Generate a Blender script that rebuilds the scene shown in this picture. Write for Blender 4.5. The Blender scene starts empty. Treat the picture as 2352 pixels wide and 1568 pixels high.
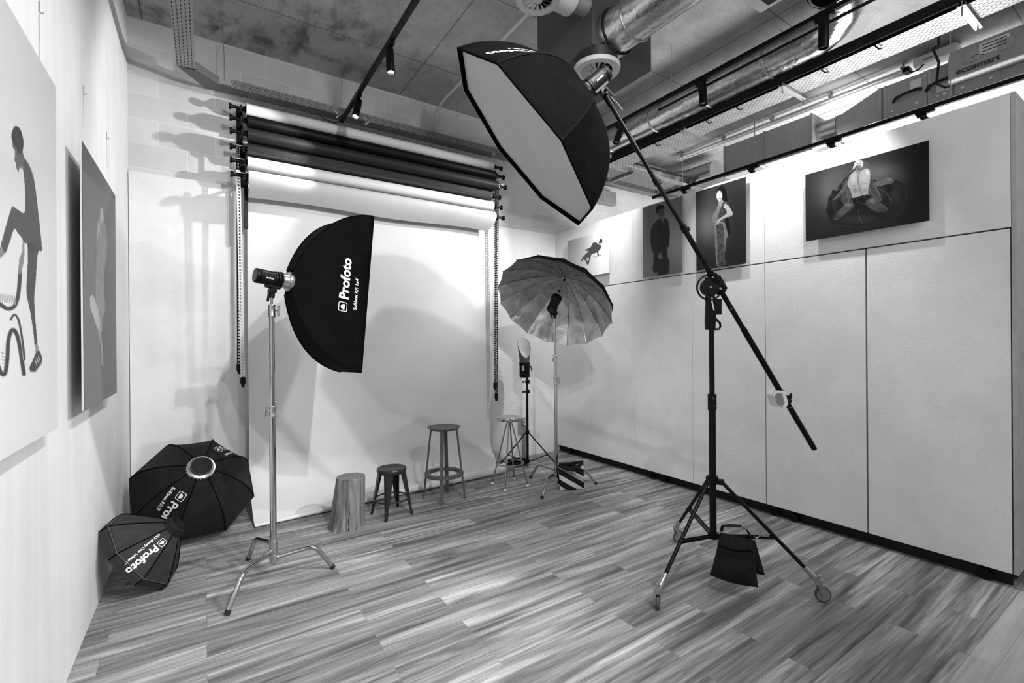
import bpy, math, random
import numpy as np
from mathutils import Vector as V, Matrix

random.seed(7)
D = bpy.data
SC = bpy.context.scene
COL = SC.collection
PI = math.pi

# ---------------------------------------------------------------- camera
CF, YAW, PIT, ROL, CH = 1071.81, 0.582607, -0.000622, -0.007805, 1.6
fw = V((math.sin(YAW)*math.cos(PIT), math.cos(YAW)*math.cos(PIT), math.sin(PIT)))
rt0 = V((math.cos(YAW), -math.sin(YAW), 0))
up0 = rt0.cross(fw)
rt = rt0*math.cos(ROL) + up0*math.sin(ROL)
up = -rt0*math.sin(ROL) + up0*math.cos(ROL)
CAMP = V((0, 0, CH))
cd = D.cameras.new('camera')
cam = D.objects.new('camera', cd)
COL.objects.link(cam)
cd.sensor_width = 36
cd.sensor_fit = 'HORIZONTAL'
cd.lens = CF*36/2352
cd.clip_start = 0.05
m = Matrix.Identity(4)
for i, c in enumerate((rt, up, -fw)):
    for j in range(3):
        m[j][i] = c[j]
m.translation = CAMP
cam.matrix_world = m
SC.camera = cam

def ray(x, y): return rt*((x-1176)/CF) - up*((y-784)/CF) + fw
def onz(x, y, z=0.0):
    d = ray(x, y); return CAMP + d*((z-CH)/d.z)
def onx(x, y, X):
    d = ray(x, y); return CAMP + d*(X/d.x)
def ony(x, y, Y):
    d = ray(x, y); return CAMP + d*(Y/d.y)
def zat(x, y, X, Y):
    d = ray(x, y); t = (X*d.x+Y*d.y)/(d.x**2+d.y**2); return (CAMP+d*t).z
def px(P):
    q = V(P)-CAMP; k = q.dot(fw); return (1176+CF*q.dot(rt)/k, 784-CF*q.dot(up)/k)
def lin(s): return ((s+0.055)/1.055)**2.4 if s > 0.04 else s/12.92

# ---------------------------------------------------------------- materials
MATS = {}
class NT:
    def __init__(s, name):
        s.m = D.materials.new(name); s.m.use_nodes = True
        s.t = s.m.node_tree; s.b = s.t.nodes['Principled BSDF']
    def n(s, typ, **kw):
        nd = s.t.nodes.new('ShaderNode'+typ)
        for k, v in kw.items():
            if k in nd.inputs: nd.inputs[k].default_value = v
            else: setattr(nd, k, v)
        return nd
    def l(s, a, b): s.t.links.new(a, b)
    def coord(s, scale=(1, 1, 1), rot=(0, 0, 0), loc=(0, 0, 0)):
        tc = s.n('TexCoord'); mp = s.n('Mapping')
        mp.inputs['Scale'].default_value = scale
        mp.inputs['Rotation'].default_value = rot
        mp.inputs['Location'].default_value = loc
        s.l(tc.outputs['Object'], mp.inputs['Vector'])
        return mp.outputs['Vector']
    def noise(s, vec, scale, detail=4, rough=0.55, dist=0.0):
        nd = s.n('TexNoise'); nd.inputs['Scale'].default_value = scale
        nd.inputs['Detail'].default_value = detail; nd.inputs['Roughness'].default_value = rough
        nd.inputs['Distortion'].default_value = dist
        s.l(vec, nd.inputs['Vector'])
        return nd.outputs['Fac']
    def ramp(s, fac, stops, interp='LINEAR'):
        nd = s.n('ValToRGB'); cr = nd.color_ramp; cr.interpolation = interp
        while len(cr.elements) < len(stops): cr.elements.new(0.5)
        for e, (p, g) in zip(cr.elements, stops):
            e.position = p; e.color = (g, g, g, 1)
        s.l(fac, nd.inputs['Fac'])
        return nd.outputs['Color']
    def math(s, op, a, b):
        nd = s.n('Math', operation=op)
        for i, q in enumerate((a, b)):
            if isinstance(q, (int, float)): nd.inputs[i].default_value = q
            else: s.l(q, nd.inputs[i])
        return nd.outputs[0]
    def mix(s, fac, a, b, blend='MIX'):
        nd = s.n('MixRGB', blend_type=blend)
        for i, q in ((0, fac), (1, a), (2, b)):
            if isinstance(q, (int, float)):
                nd.inputs[i].default_value = q if i == 0 else (q, q, q, 1)
            else: s.l(q, nd.inputs[i])
        return nd.outputs[0]
    def bump(s, h, strength=0.3, dist=0.01):
        nd = s.n('Bump'); nd.inputs['Strength'].default_value = strength
        nd.inputs['Distance'].default_value = dist
        s.l(h, nd.inputs['Height']); s.l(nd.outputs['Normal'], s.b.inputs['Normal'])
    def col(s, c): s.l(c, s.b.inputs['Base Color'])
    def rough(s, r):
        if isinstance(r, (int, float)): s.b.inputs['Roughness'].default_value = r
        else: s.l(r, s.b.inputs['Roughness'])
    def metal(s, v): s.b.inputs['Metallic'].default_value = v
    def spec(s, v): s.b.inputs['Specular IOR Level'].default_value = v

def gm(name, g, rough=0.5, metal=0.0, var=0.12, scale=8.0, bump=0.0, bscale=60, spec=0.5, bdist=0.004):
    """plain grey material with procedural mottling"""
    if name in MATS: return MATS[name]
    n = NT(name); vec = n.coord()
    f = n.noise(vec, scale)
    n.col(n.ramp(f, [(0.25, g*(1-var)), (0.75, min(1, g*(1+var)))]))
    n.rough(rough); n.metal(metal); n.spec(spec)
    if bump: n.bump(n.noise(vec, bscale, 6), bump, bdist)
    MATS[name] = n.m
    return n.m

def m_floor(name, dark=True):
    n = NT(name)
    vec = n.coord()
    br = n.n('TexBrick'); br.offset = 0.37; br.offset_frequency = 2
    for k, v in (('Scale', 1.0), ('Mortar Size', 0.0012), ('Mortar Smooth', 0.0), ('Bias', 0.0), ('Brick Width', 1.22), ('Row Height', 0.15)):
        br.inputs[k].default_value = v
    br.inputs['Color1'].default_value = (0, 0, 0, 1); br.inputs['Color2'].default_value = (1, 1, 1, 1)
    br.inputs['Mortar'].default_value = (0.5, 0.5, 0.5, 1)
    n.l(vec, br.inputs['Vector'])
    pid = br.outputs['Color']
    def g4(scale3, sc, det, rg, dist, wmul):
        mp = n.n('Mapping'); mp.inputs['Scale'].default_value = scale3
        n.l(vec, mp.inputs['Vector'])
        nd = n.n('TexNoise'); nd.noise_dimensions = '4D'
        nd.inputs['Scale'].default_value = sc; nd.inputs['Detail'].default_value = det
        nd.inputs['Roughness'].default_value = rg; nd.inputs['Distortion'].default_value = dist
        n.l(mp.outputs['Vector'], nd.inputs['Vector'])
        n.l(n.math('MULTIPLY', pid, wmul), nd.inputs['W'])
        return nd.outputs['Fac']
    a = g4((0.34, 6, 1), 1.6, 6, 0.62, 1.5, 37.0)
    b = g4((0.5, 27, 1), 1.7, 5, 0.65, 1.1, 91.0)
    c = g4((1.4, 120, 1), 2.2, 3, 0.7, 0.2, 53.0)
    if dark:
        base = n.ramp(a, [(0.30, 0.09), (0.42, 0.20), (0.54, 0.35), (0.68, 0.56)])
        streak = n.ramp(b, [(0.28, 0.45), (0.44, 0.92), (0.72, 1.24)])
        fine = n.ramp(c, [(0.3, 0.74), (0.7, 1.16)])
        pl = n.ramp(pid, [(0.0, 0.74), (1.0, 1.18)])
    else:
        base = n.ramp(a, [(0.3, 0.40), (0.7, 0.56)])
        streak = n.ramp(b, [(0.3, 0.88), (0.7, 1.1)])
        fine = n.ramp(c, [(0.3, 0.9), (0.7, 1.1)])
        pl = n.ramp(pid, [(0.0, 0.92), (1.0, 1.05)])
    k = n.mix(1.0, base, streak, 'MULTIPLY'); k = n.mix(1.0, k, fine, 'MULTIPLY'); k = n.mix(1.0, k, pl, 'MULTIPLY')
    k = n.mix(n.math('MULTIPLY', br.outputs['Fac'], 0.4), k, 0.08)
    n.col(k); n.rough(n.ramp(b, [(0.3, 0.42), (0.7, 0.55)])); n.spec(0.35)
    n.bump(n.math('ADD', n.math('MULTIPLY', c, 0.4), n.math('MULTIPLY', br.outputs['Fac'], -1.0)), 0.18, 0.002)
    return n.m

def m_wall_plaster():
    n = NT('painted_plaster'); vec = n.coord()
    a = n.noise(vec, 1.3, 5); vs = n.coord((3, 14, 0.6)); b = n.noise(vs, 1.0, 5)
    k = n.mix(1.0, n.ramp(a, [(0.3, 0.74), (0.7, 0.84)]), n.ramp(b, [(0.3, 0.95), (0.7, 1.03)]), 'MULTIPLY')
    sp = n.noise(vec, 55, 2)
    k = n.mix(n.ramp(sp, [(0.72, 0.0), (0.80, 0.35)]), k, 0.55)
    n.col(k); n.rough(0.75); n.spec(0.25)
    n.bump(n.noise(vs, 6, 6), 0.25, 0.004)
    return n.m

def m_block():
    n = NT('painted_blockwork')
    vec = n.coord(rot=(PI/2, 0, 0), loc=(0.12, 0.105, 0))
    br = n.n('TexBrick'); br.offset = 0.5
    for k, v in (('Scale', 1.0), ('Mortar Size', 0.006), ('Mortar Smooth', 0.3), ('Bias', 0.0), ('Brick Width', 0.44), ('Row Height', 0.2205)):
        br.inputs[k].default_value = v
    br.inputs['Color1'].default_value = (0.62, 0.62, 0.62, 1); br.inputs['Color2'].default_value = (0.70, 0.70, 0.70, 1)
    br.inputs['Mortar'].default_value = (0.74, 0.74, 0.74, 1)
    n.l(vec, br.inputs['Vector'])
    v2 = n.coord(); a = n.noise(v2, 2.0, 6)
    k = n.mix(1.0, br.outputs['Color'], n.ramp(a, [(0.3, 0.9), (0.7, 1.06)]), 'MULTIPLY')
    n.col(k); n.rough(0.8); n.spec(0.2)
    n.bump(n.math('ADD', n.math('MULTIPLY', br.outputs['Fac'], -1.0), n.math('MULTIPLY', n.noise(v2, 90, 4), 0.25)), 0.55, 0.006)
    return n.m

def m_board():
    n = NT('painted_particleboard'); vec = n.coord()
    a = n.noise(vec, 3.0, 4)
    vo = n.n('TexVoronoi'); vo.inputs['Scale'].default_value = 34
    vm = n.coord((1, 1, 2.3), (0.6, 0.3, 0.2)); n.l(vm, vo.inputs['Vector'])
    chips = n.ramp(vo.outputs['Distance'], [(0.0, 0.0), (0.35, 1.0)])
    fl = n.noise(n.coord((1, 2.2, 5), (0.5, 0.2, 0)), 26, 3, 0.6, 1.5)
    k = n.ramp(a, [(0.3, 0.77), (0.7, 0.85)])
    k = n.mix(n.ramp(fl, [(0.63, 0.0), (0.72, 0.38)]), k, 0.40)
    n.col(k); n.rough(0.62); n.spec(0.25)
    n.bump(n.math('ADD', n.math('MULTIPLY', fl, 1.0), n.math('MULTIPLY', chips, 0.25)), 0.35, 0.004)
    return n.m

def m_concrete():
    n = NT('raw_concrete'); vec = n.coord()
    a = n.noise(vec, 0.9, 6, 0.6); b = n.noise(vec, 5.0, 8, 0.65); c = n.noise(vec, 40, 4)
    k = n.mix(1.0, n.ramp(a, [(0.3, 0.38), (0.7, 0.54)]), n.ramp(b, [(0.3, 0.82), (0.7, 1.12)]), 'MULTIPLY')
    k = n.mix(1.0, k, n.ramp(c, [(0.3, 0.93), (0.7, 1.05)]), 'MULTIPLY')
    br = n.n('TexBrick'); br.offset = 0.0
    for kk, v in (('Scale', 1.0), ('Mortar Size', 0.008), ('Mortar Smooth', 0.4), ('Brick Width', 2.4), ('Row Height', 1.2)):
        br.inputs[kk].default_value = v
    n.l(n.coord(loc=(0.45, 0.2, 0)), br.inputs['Vector'])
    k = n.mix(n.math('MULTIPLY', br.outputs['Fac'], 0.6), k, 0.09)
    # damp stains near the left back corner
    gr = n.n('TexGradient', gradient_type='SPHERICAL')
    n.l(n.coord((0.5, 0.75, 0), loc=(-0.2, -3.62, 0)), gr.inputs['Vector'])
    st = n.math('MULTIPLY', n.ramp(gr.outputs['Fac'], [(0.0, 0.0), (0.6, 1.0)]), n.ramp(n.noise(n.coord((1.6, 0.8, 1)), 3.0, 7, 0.62, 0.4), [(0.46, 0.0), (0.66, 0.7)]))
    k = n.mix(st, k, 0.045)
    n.col(k); n.rough(0.8); n.spec(0.25); n.bump(b, 0.25, 0.01)
    return n.m

def m_foil(name='crinkled_foil', g=0.72):
    n = NT(name); vec = n.coord()
    a = n.noise(n.coord((1, 0.6, 1)), 3.2, 5, 0.55, 1.6); b = n.noise(n.coord((1, 0.35, 1)), 30, 4, 0.6, 1.0)
    n.col(n.ramp(a, [(0.3, g*0.75), (0.7, g*1.15)])); n.metal(0.92)
    n.rough(n.ramp(b, [(0.3, 0.2), (0.7, 0.32)]))
    n.bump(n.math('ADD', a, n.math('MULTIPLY', b, 0.10)), 0.36, 0.03)
    return n.m

def m_perf(name, g, metal, scx, scy, axis):
    """perforated galvanised sheet: rows of slots; axis = which object axes run along/across"""
    n = NT(name)
    rot = {'xy': (0, 0, 0), 'xz': (PI/2, 0, 0), 'yx': (0, 0, PI/2), 'yz': (PI/2, 0, PI/2)}[axis]
    vec = n.coord(rot=rot)
    br = n.n('TexBrick'); br.offset = 0.5
    for k, v in (('Scale', 1.0), ('Mortar Size', scy*0.36), ('Mortar Smooth', 0.0), ('Brick Width', scx), ('Row Height', scy)):
        br.inputs[k].default_value = v
    n.l(vec, br.inputs['Vector'])
    nz = n.noise(n.coord(), 7, 4)
    k = n.mix(br.outputs['Fac'], 0.02, n.ramp(nz, [(0.3, g*0.85), (0.7, g*1.1)]))
    n.col(k); n.rough(0.45)
    n.l(n.math('MULTIPLY', br.outputs['Fac'], metal), n.b.inputs['Metallic'])
    return n.m

def m_fabric(name, g, rough=0.7, wr=0.5, wscale=7, spec=0.35):
    n = NT(name); vec = n.coord()
    a = n.noise(vec, wscale, 5, 0.55, 1.4); b = n.noise(vec, 350, 2)
    n.col(n.ramp(a, [(0.3, g*0.8), (0.7, g*1.25)])); n.rough(rough); n.spec(spec)
    n.bump(n.math('ADD', a, n.math('MULTIPLY', b, 0.02)), wr, 0.03)
    return n.m

def m_wood_log(side=True):
    n = NT('log_side' if side else 'log_end')
    if side:
        a = n.noise(n.coord((9, 9, 0.8)), 2.2, 6, 0.6, 0.6); b = n.noise(n.coord((40, 40, 2)), 1.5, 4)
        k = n.mix(1.0, n.ramp(a, [(0.3, 0.06), (0.46, 0.19), (0.7, 0.33)]), n.ramp(b, [(0.3, 0.75), (0.7, 1.15)]), 'MULTIPLY')
        n.bump(a, 0.5, 0.012)
    else:
        w = n.n('TexWave', wave_type='RINGS', rings_direction='Z')
        w.inputs['Scale'].default_value = 14; w.inputs['Distortion'].default_value = 2.5; w.inputs['Detail'].default_value = 3
        n.l(n.coord(loc=(0.02, 0.03, 0)), w.inputs['Vector'])
        k = n.mix(1.0, n.ramp(w.outputs['Fac'], [(0.0, 0.17), (1.0, 0.28)]), n.ramp(n.noise(n.coord(), 12, 4), [(0.3, 0.8), (0.7, 1.15)]), 'MULTIPLY')
    n.col(k); n.rough(0.7); return n.m

def m_attr(name, rough=0.45, spec=0.3):
    n = NT(name); at = n.n('Attribute', attribute_name='Col'); n.col(at.outputs['Color']); n.rough(rough); n.spec(spec)
    return n.m

def m_emit(name, s, g=1.0):
    n = NT(name); n.b.inputs['Emission Color'].default_value = (g, g, g, 1); n.b.inputs['Emission Strength'].default_value = s
    n.b.inputs['Base Color'].default_value = (0.8, 0.8, 0.8, 1)
    return n.m

def m_silver():
    n = NT('silver_umbrella_cloth'); a = n.noise(n.coord(), 6, 2, 0.4, 0.8); b = n.noise(n.coord(), 14, 2)
    n.col(n.ramp(a, [(0.3, 0.38), (0.7, 0.62)])); n.metal(0.75); n.rough(n.ramp(b, [(0.3, 0.26), (0.7, 0.4)])); n.bump(a, 0.6, 0.03)
    return n.m

M = dict(
    floor=m_floor('dark_plank_floor'), floor2=m_floor('pale_plank_floor', False), plaster=m_wall_plaster(), block=m_block(),
    board=m_board(), concrete=m_concrete(), foil=m_foil(), cloth=m_fabric('black_softbox_cloth', 0.0065, 0.8, 0.22, 6, 0.1),
    cloth2=m_fabric('charcoal_cloth', 0.020, 0.7, 0.3, 8, .2), cloth3=m_fabric('grey_black_cloth', 0.045, 0.7, 0.3, 8, .2), bag=m_fabric('black_bag_cloth', 0.013, 0.7, 0.5, 14, 0.3),
    silver=m_silver(),
    logside=m_wood_log(True), logend=m_wood_log(False), paint=m_attr('printed_photograph'), cvr=m_attr('striped_bag_cloth', 0.7, 0.2),
    chrome=gm('polished_chrome', 0.52, 0.10, 1.0, 0.05), steel=gm('brushed_steel', 0.55, 0.3, 1.0, 0.1),
    galv=gm('galvanised_steel', 0.42, 0.42, 0.7, 0.15, 5), black=gm('black_powder_coat', 0.0045, 0.42, 0, 0.2, 10, spec=0.28),
    blackm=gm('black_anodised', 0.010, 0.4, 0.0, 0.2, 10, spec=0.25), rubber=gm('dark_rubber', 0.022, 0.7, spec=.3), wheel=gm('grey_wheel_rubber', 0.10, 0.6),
    greypaint=gm('grey_powder_coat', 0.115, 0.45, 0, 0.06), blackpaint=gm('black_gloss_paint', 0.028, 0.3, 0, 0.1),
    white=gm('white_plastic', 0.78, 0.45, 0, 0.04), offw=gm('white_enamel', 0.66, 0.5, 0, 0.06), lettering=gm('white_print', 0.85, 0.6, 0, 0.02), lettering2=gm('dim_print', 0.30, 0.7, 0, 0.02), traydk=gm('tray_bend_steel', 0.17, 0.5, 0.4, 0.1),
    dkprint=gm('dark_print', 0.05, 0.6), diff=gm('diffuser_cloth', 0.55, 0.8, 0, 0.05, 3), ductgrey=gm('duct_sheet_metal', 0.42, 0.5, 0.35, 0.1, 3, 0.05, 8),
    acgrey=gm('painted_unit_casing', 0.36, 0.5, 0.0, 0.08, 4), paper_w=gm('white_paper', 0.72, 0.65, 0, 0.03, 3, 0.06, 4, 0.3, 0.02), paper_lg=gm('pale_paper', 0.6, 0.65, 0, 0.04, 3),
    paper_b=gm('black_paper', 0.008, 0.5, spec=.25), paper_dg=gm('dark_grey_paper', 0.024, 0.55, spec=.3), paper_g=gm('mid_grey_paper', 0.09, 0.5), seamd=gm('black_seam', 0.005, 0.8, spec=.08), cloth4=m_fabric('dense_black_cloth', 0.004, 0.9, 0.2, 6, 0.03), legchrome=gm('thin_chrome_tube', 0.40, 0.16, 1.0, 0.05),
    darkbox=gm('plenum_lining', 0.11, 0.6, 0.0, 0.08, 3), neckdk=gm('vent_neck', 0.035, 0.5, 0, .1), white_dark=gm('grey_ring', 0.3, 0.5), bulb=m_emit('lit_lens', 14.0), frost=gm('frosted_glass', 0.7, 0.3),
    silverpaint=gm('silver_caster', 0.5, 0.3, 0.85), gap=gm('shadow_gap_black', 0.004, 0.6), edge=gm('board_edge', 0.45, 0.7, 0, 0.1, 12, 0.2),
    print_edge=gm('picture_board_edge', 0.5, 0.5), glass=gm('dark_glass', 0.03, 0.1))
M['perf_xy'] = m_perf('perforated_tray_floor', 0.36, 0.6, 0.05, 0.022, 'xy')
M['perf_yx'] = m_perf('perforated_tray_long', 0.45, 0.4, 0.05, 0.026, 'yx')
M['perf_leg'] = m_perf('perforated_tray_leg', 0.32, 0.4, 0.05, 0.026, 'yx')
M['perf_xz'] = m_perf('perforated_tray_side', 0.28, 0.5, 0.036, 0.02, 'xz')

# ---------------------------------------------------------------- mesh building
ORI = {}
class MB:
    def __init__(s): s.v = []; s.f = []
    def add(s, vs, fs):
        o = len(s.v); s.v += [V(p) for p in vs]; s.f += [tuple(i+o for i in f) for f in fs]; return s
    def box(s, c, sz, R=None, bev=0.0):
        hx, hy, hz = (q/2 for q in sz); c = V(c)
        R = R or Matrix.Identity(3)
        if bev:
            b = min(bev, hx*.9, hy*.9, hz*.9)
            pts = []; idx = {}
            for sx in (-1, 1):
                for sy in (-1, 1):
                    for sz_ in (-1, 1):
                        for a in range(3):
                            p = [hx-b, hy-b, hz-b]; p[a] += b
                            idx[(sx, sy, sz_, a)] = len(pts)
                            pts.append(c + R @ V((p[0]*sx, p[1]*sy, p[2]*sz_)))
            fs = []
            for a in range(3):
                b1, b2 = (a+1) % 3, (a+2) % 3
                for sg in (-1, 1):
                    q = []
                    for s1, s2 in ((-1, -1), (1, -1), (1, 1), (-1, 1)):
                        k = [0, 0, 0]; k[a] = sg; k[b1] = s1; k[b2] = s2; q.append(idx[(*k, a)])
                    fs.append(tuple(q if sg > 0 else q[::-1]))
            for a in range(3):
                b1, b2 = (a+1) % 3, (a+2) % 3
                for s1 in (-1, 1):
                    for s2 in (-1, 1):
                        def K(sa, ax):
                            k = [0, 0, 0]; k[a] = sa; k[b1] = s1; k[b2] = s2; return idx[(*k, ax)]
                        q = [K(-1, b1), K(1, b1), K(1, b2), K(-1, b2)]
                        fs.append(tuple(q if s1*s2 < 0 else q[::-1]))
            for sx in (-1, 1):
                for sy in (-1, 1):
                    for sz_ in (-1, 1):
                        q = [idx[(sx, sy, sz_, a)] for a in range(3)]
                        fs.append(tuple(q if sx*sy*sz_ > 0 else q[::-1]))
            return s.add(pts, fs)
        pts = [c + R @ V((x*hx, y*hy, z*hz)) for x in (-1, 1) for y in (-1, 1) for z in (-1, 1)]
        return s.add(pts, [(0, 1, 3, 2), (4, 6, 7, 5), (0, 4, 5, 1), (2, 3, 7, 6), (0, 2, 6, 4), (1, 5, 7, 3)])
    def lathe(s, p0, ax, prof, seg=24, cap0=True, cap1=True, R=None):
        """prof = [(dist along axis, radius)]"""
        p0 = V(p0); ax = V(ax).normalized()
        a = ax.orthogonal().normalized() if R is None else V(R); b = ax.cross(a)
        vs = []; fs = []
        for h, r in prof:
            for i in range(seg):
                t = 2*PI*i/seg; vs.append(p0 + ax*h + (a*math.cos(t)+b*math.sin(t))*r)
        for k in range(len(prof)-1):
            for i in range(seg):
                j = (i+1) % seg; fs.append((k*seg+i, k*seg+j, (k+1)*seg+j, (k+1)*seg+i))
        if cap0: fs.append(tuple(range(seg))[::-1])
        if cap1: fs.append(tuple((len(prof)-1)*seg+i for i in range(seg)))
        return s.add(vs, fs)
    def cyl(s, p0, p1, r0, r1=None, seg=16):
        p0 = V(p0); p1 = V(p1); d = p1-p0
        return s.lathe(p0, d, [(0, r0), (d.length, r0 if r1 is None else r1)], seg)
    def tube(s, pts, r, seg=10, closed=False, caps=True):
        pts = [V(p) for p in pts]; n = len(pts); vs = []; fs = []
        rs = r if isinstance(r, (list, tuple)) else [r]*n
        nrm = None
        for i, p in enumerate(pts):
            if closed: t = (pts[(i+1) % n]-pts[i-1]).normalized()
            else: t = (pts[min(i+1, n-1)]-pts[max(i-1, 0)]).normalized()
            if nrm is None: nrm = t.orthogonal().normalized()
            else: nrm = (nrm - t*nrm.dot(t)).normalized()
            b = t.cross(nrm)
            for k in range(seg):
                a = 2*PI*k/seg; vs.append(p + (nrm*math.cos(a)+b*math.sin(a))*rs[i])
        for i in range(n if closed else n-1):
            i2 = (i+1) % n
            for k in range(seg):
                k2 = (k+1) % seg; fs.append((i*seg+k, i*seg+k2, i2*seg+k2, i2*seg+k))
        if not closed and caps:
            fs.append(tuple(range(seg))[::-1]); fs.append(tuple((n-1)*seg+k for k in range(seg)))
        return s.add(vs, fs)
    def grid(s, fn, nu, nv):
        vs = [fn(i/nu, j/nv) for j in range(nv+1) for i in range(nu+1)]
        fs = [(j*(nu+1)+i, j*(nu+1)+i+1, (j+1)*(nu+1)+i+1, (j+1)*(nu+1)+i) for j in range(nv) for i in range(nu)]
        return s.add(vs, fs)
    def ball(s, c, r, seg=14, sq=1.0):
        n = 8
        return s.lathe(V(c)-V((0, 0, r*sq)), (0, 0, 1), [(r*sq*(1-math.cos(PI*i/n)), max(1e-4, r*math.sin(PI*i/n))) for i in range(n+1)], seg)
    def prism(s, poly, d):
        """extrude a planar loop of points by vector d"""
        n = len(poly); d = V(d); vs = [V(p) for p in poly]+[V(p)+d for p in poly]
        fs = [tuple(range(n))[::-1], tuple(range(n, 2*n))]+[(i, (i+1) % n, n+(i+1) % n, n+i) for i in range(n)]
        return s.add(vs, fs)
    def build(s, name, mat, parent=None, smooth=True, ang=38, label=None):
        o = ORI[parent.name] if parent else V((0, 0, 0))
        me = D.meshes.new(name)
        me.from_pydata([tuple(p-o) for p in s.v], [], s.f)
        import bmesh
        bm = bmesh.new(); bm.from_mesh(me); bmesh.ops.recalc_face_normals(bm, faces=bm.faces[:]); bm.to_mesh(me); bm.free()
        if smooth:
            me.polygons.foreach_set('use_smooth', [True]*len(me.polygons))
            me.set_sharp_from_angle(angle=math.radians(ang))
        me.materials.append(mat)
        ob = D.objects.new(name, me); COL.objects.link(ob)
        if parent: ob.parent = parent
        ORI[ob.name] = o
        if label: ob['label'] = label
        return ob

def thing(name, label, cat, loc=(0, 0, 0), group=None):
    e = D.objects.new(name, None); COL.objects.link(e); e.location = loc
    e.empty_display_size = 0.05
    ORI[e.name] = V(loc); e['label'] = label; e['category'] = cat
    if group: e['group'] = group
    return e
def tag(o, label, cat, group=None):
    o['label'] = label; o['category'] = cat
    if group: o['group'] = group
    return o
def struct(o): o['kind'] = 'structure'; return o

def axes_from(d, upv=(0, 0, 1)):
    d = V(d).normalized(); x = V(upv).cross(d)
    if x.length < 1e-4: x = V((1, 0, 0))
    x.normalize(); y = d.cross(x)
    return Matrix((x, y, d)).transposed()

# lettering: glyph outlines as flat triangles, mapped on to any surface
_tc = {}
def glyphs(body, size, bold=0.0, shear=0.0):
    k = (body, size, bold, shear)
    if k in _tc: return _tc[k]
    cu = D.curves.new('t', 'FONT'); cu.body = body; cu.size = size; cu.offset = bold; cu.shear = shear; cu.resolution_u = 3
    ob = D.objects.new('t', cu); COL.objects.link(ob)
    bpy.context.view_layer.update()
    dg = bpy.context.evaluated_depsgraph_get()
    me = D.meshes.new_from_object(ob.evaluated_get(dg))
    r = ([(v.co.x, v.co.y) for v in me.vertices], [tuple(p.vertices) for p in me.polygons])
    D.objects.remove(ob); D.curves.remove(cu); D.meshes.remove(me)
    _tc[k] = r
    return r
def logo_mark(h):
    """rounded square outline with a dome inside, lower left at 0,0"""
    def rr(x0, y0, x1, y1, r):
        out = []
        for cx, cy, a0 in ((x1-r, y1-r, 0), (x0+r, y1-r, 90), (x0+r, y0+r, 180), (x1-r, y0+r, 270)):
            for k in range(5):
                a = math.radians(a0+k*22.5); out.append((cx+r*math.cos(a), cy+r*math.sin(a)))
        return out
    o = rr(0, 0, h*1.05, h, h*0.2); i = rr(h*.08, h*.08, h*.97, h*.92, h*0.14); n = len(o)
    vs = o+i; fs = [(k, (k+1) % n, n+(k+1) % n, n+k) for k in range(n)]
    b = len(vs); dm = [(h*.525+h*.32*math.cos(PI*k/10), h*.3+h*.44*math.sin(PI*k/10)) for k in range(11)]
    vs += dm; fs.append(tuple(range(b, b+11)))
    return vs, fs
def lettering(lines, mapf, mat, parent, name='printed_lettering', logo=None):
    """lines = [(text, size, bold, x, y)] in a flat frame; mapf(x, y) -> world point"""
    for body, size, bold, x, y in lines[1:]:
        vs, fs = glyphs(body, size, bold)
        MB().add([mapf(a+x, b+y) for a, b in vs], fs).build('small_lettering', mat, parent, smooth=False)
    mb = MB()
    for body, size, bold, x, y in lines[:1]:
        vs, fs = glyphs(body, size, bold)
        mb.add([mapf(a+x, b+y) for a, b in vs], fs)
    if logo:
        h, x, y = logo; vs, fs = logo_mark(h); MB().add([mapf(a+x, b+y) for a, b in vs], fs).build('printed_emblem', mat, parent, smooth=False)
    return mb.build(name, mat, parent, smooth=False)
# ================================================================ SETTING
XL, YB, ZC, XP, XF = -0.56, 5.35, 4.53, 4.28, 7.3
b = MB(); b.box((3.4, 3.03, -0.05), (8.2, 4.66, 0.1)); struct(b.build('floor', M['floor'], smooth=False))
b = MB(); b.box((3.4, -0.9, -0.05), (8.2, 3.2, 0.1)); struct(b.build('floor', M['floor2'], smooth=False))
b = MB(); b.box((3.4, 2.0, ZC+0.1), (8.2, 7.4, 0.2)); struct(b.build('ceiling', M['concrete'], smooth=False))
b = MB(); b.box((XL-0.1, 1.9, ZC/2), (0.2, 7.3, ZC)); struct(b.build('wall_left', M['plaster'], smooth=False))
b = MB(); b.box((3.37, YB+0.1, ZC/2), (7.86, 0.2, ZC)); struct(b.build('wall_back', M['block'], smooth=False))
b = MB(); b.box((XF+0.1, 2.0, ZC/2), (0.2, 6.9, ZC)); struct(b.build('wall_right', M['plaster'], smooth=False))
# painted board lining on the lower back wall
b = MB(); x = XL+0.002
while x < 4.9:
    b.box((x+0.61, YB-0.011, 1.572), (1.216, 0.022, 3.144), bev=0.002); x += 1.22
struct(b.build('trim_1', M['board'], smooth=False))

# ---- partition wall on castors
pw = thing('partition_wall', 'white particleboard partition wall on black castors, hung with four pictures', 'partition', (XP, 3.0, 0))
PT, PS, PB, PY0 = 3.152, 2.296, 0.094, 0.727
sx = [5.33] + [onx(q, 800, XP).y for q in (1357, 1455, 1590, 1757, 1990)] + [PY0]
for i in range(6):
    y1, y0 = sx[i], sx[i+1]
    b = MB(); b.box((XP+0.02, (y0+y1)/2, (PB+PS)/2-0.002), (0.04, y1-y0-(0.012 if i in (4, 5) else 0.004), PS-PB-0.004), bev=0.0015); b.build('lower_board', M['board'], pw, False)
ux = [5.33, sx[2], sx[4], PY0]
for i in range(3):
    y1, y0 = ux[i], ux[i+1]
    b = MB(); b.box((XP+0.02, (y0+y1)/2, (PS+PT)/2+0.003), (0.04, y1-y0-0.003, PT-PS-0.006), bev=0.0015); b.build('upper_board', M['board'], pw, False)
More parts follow.
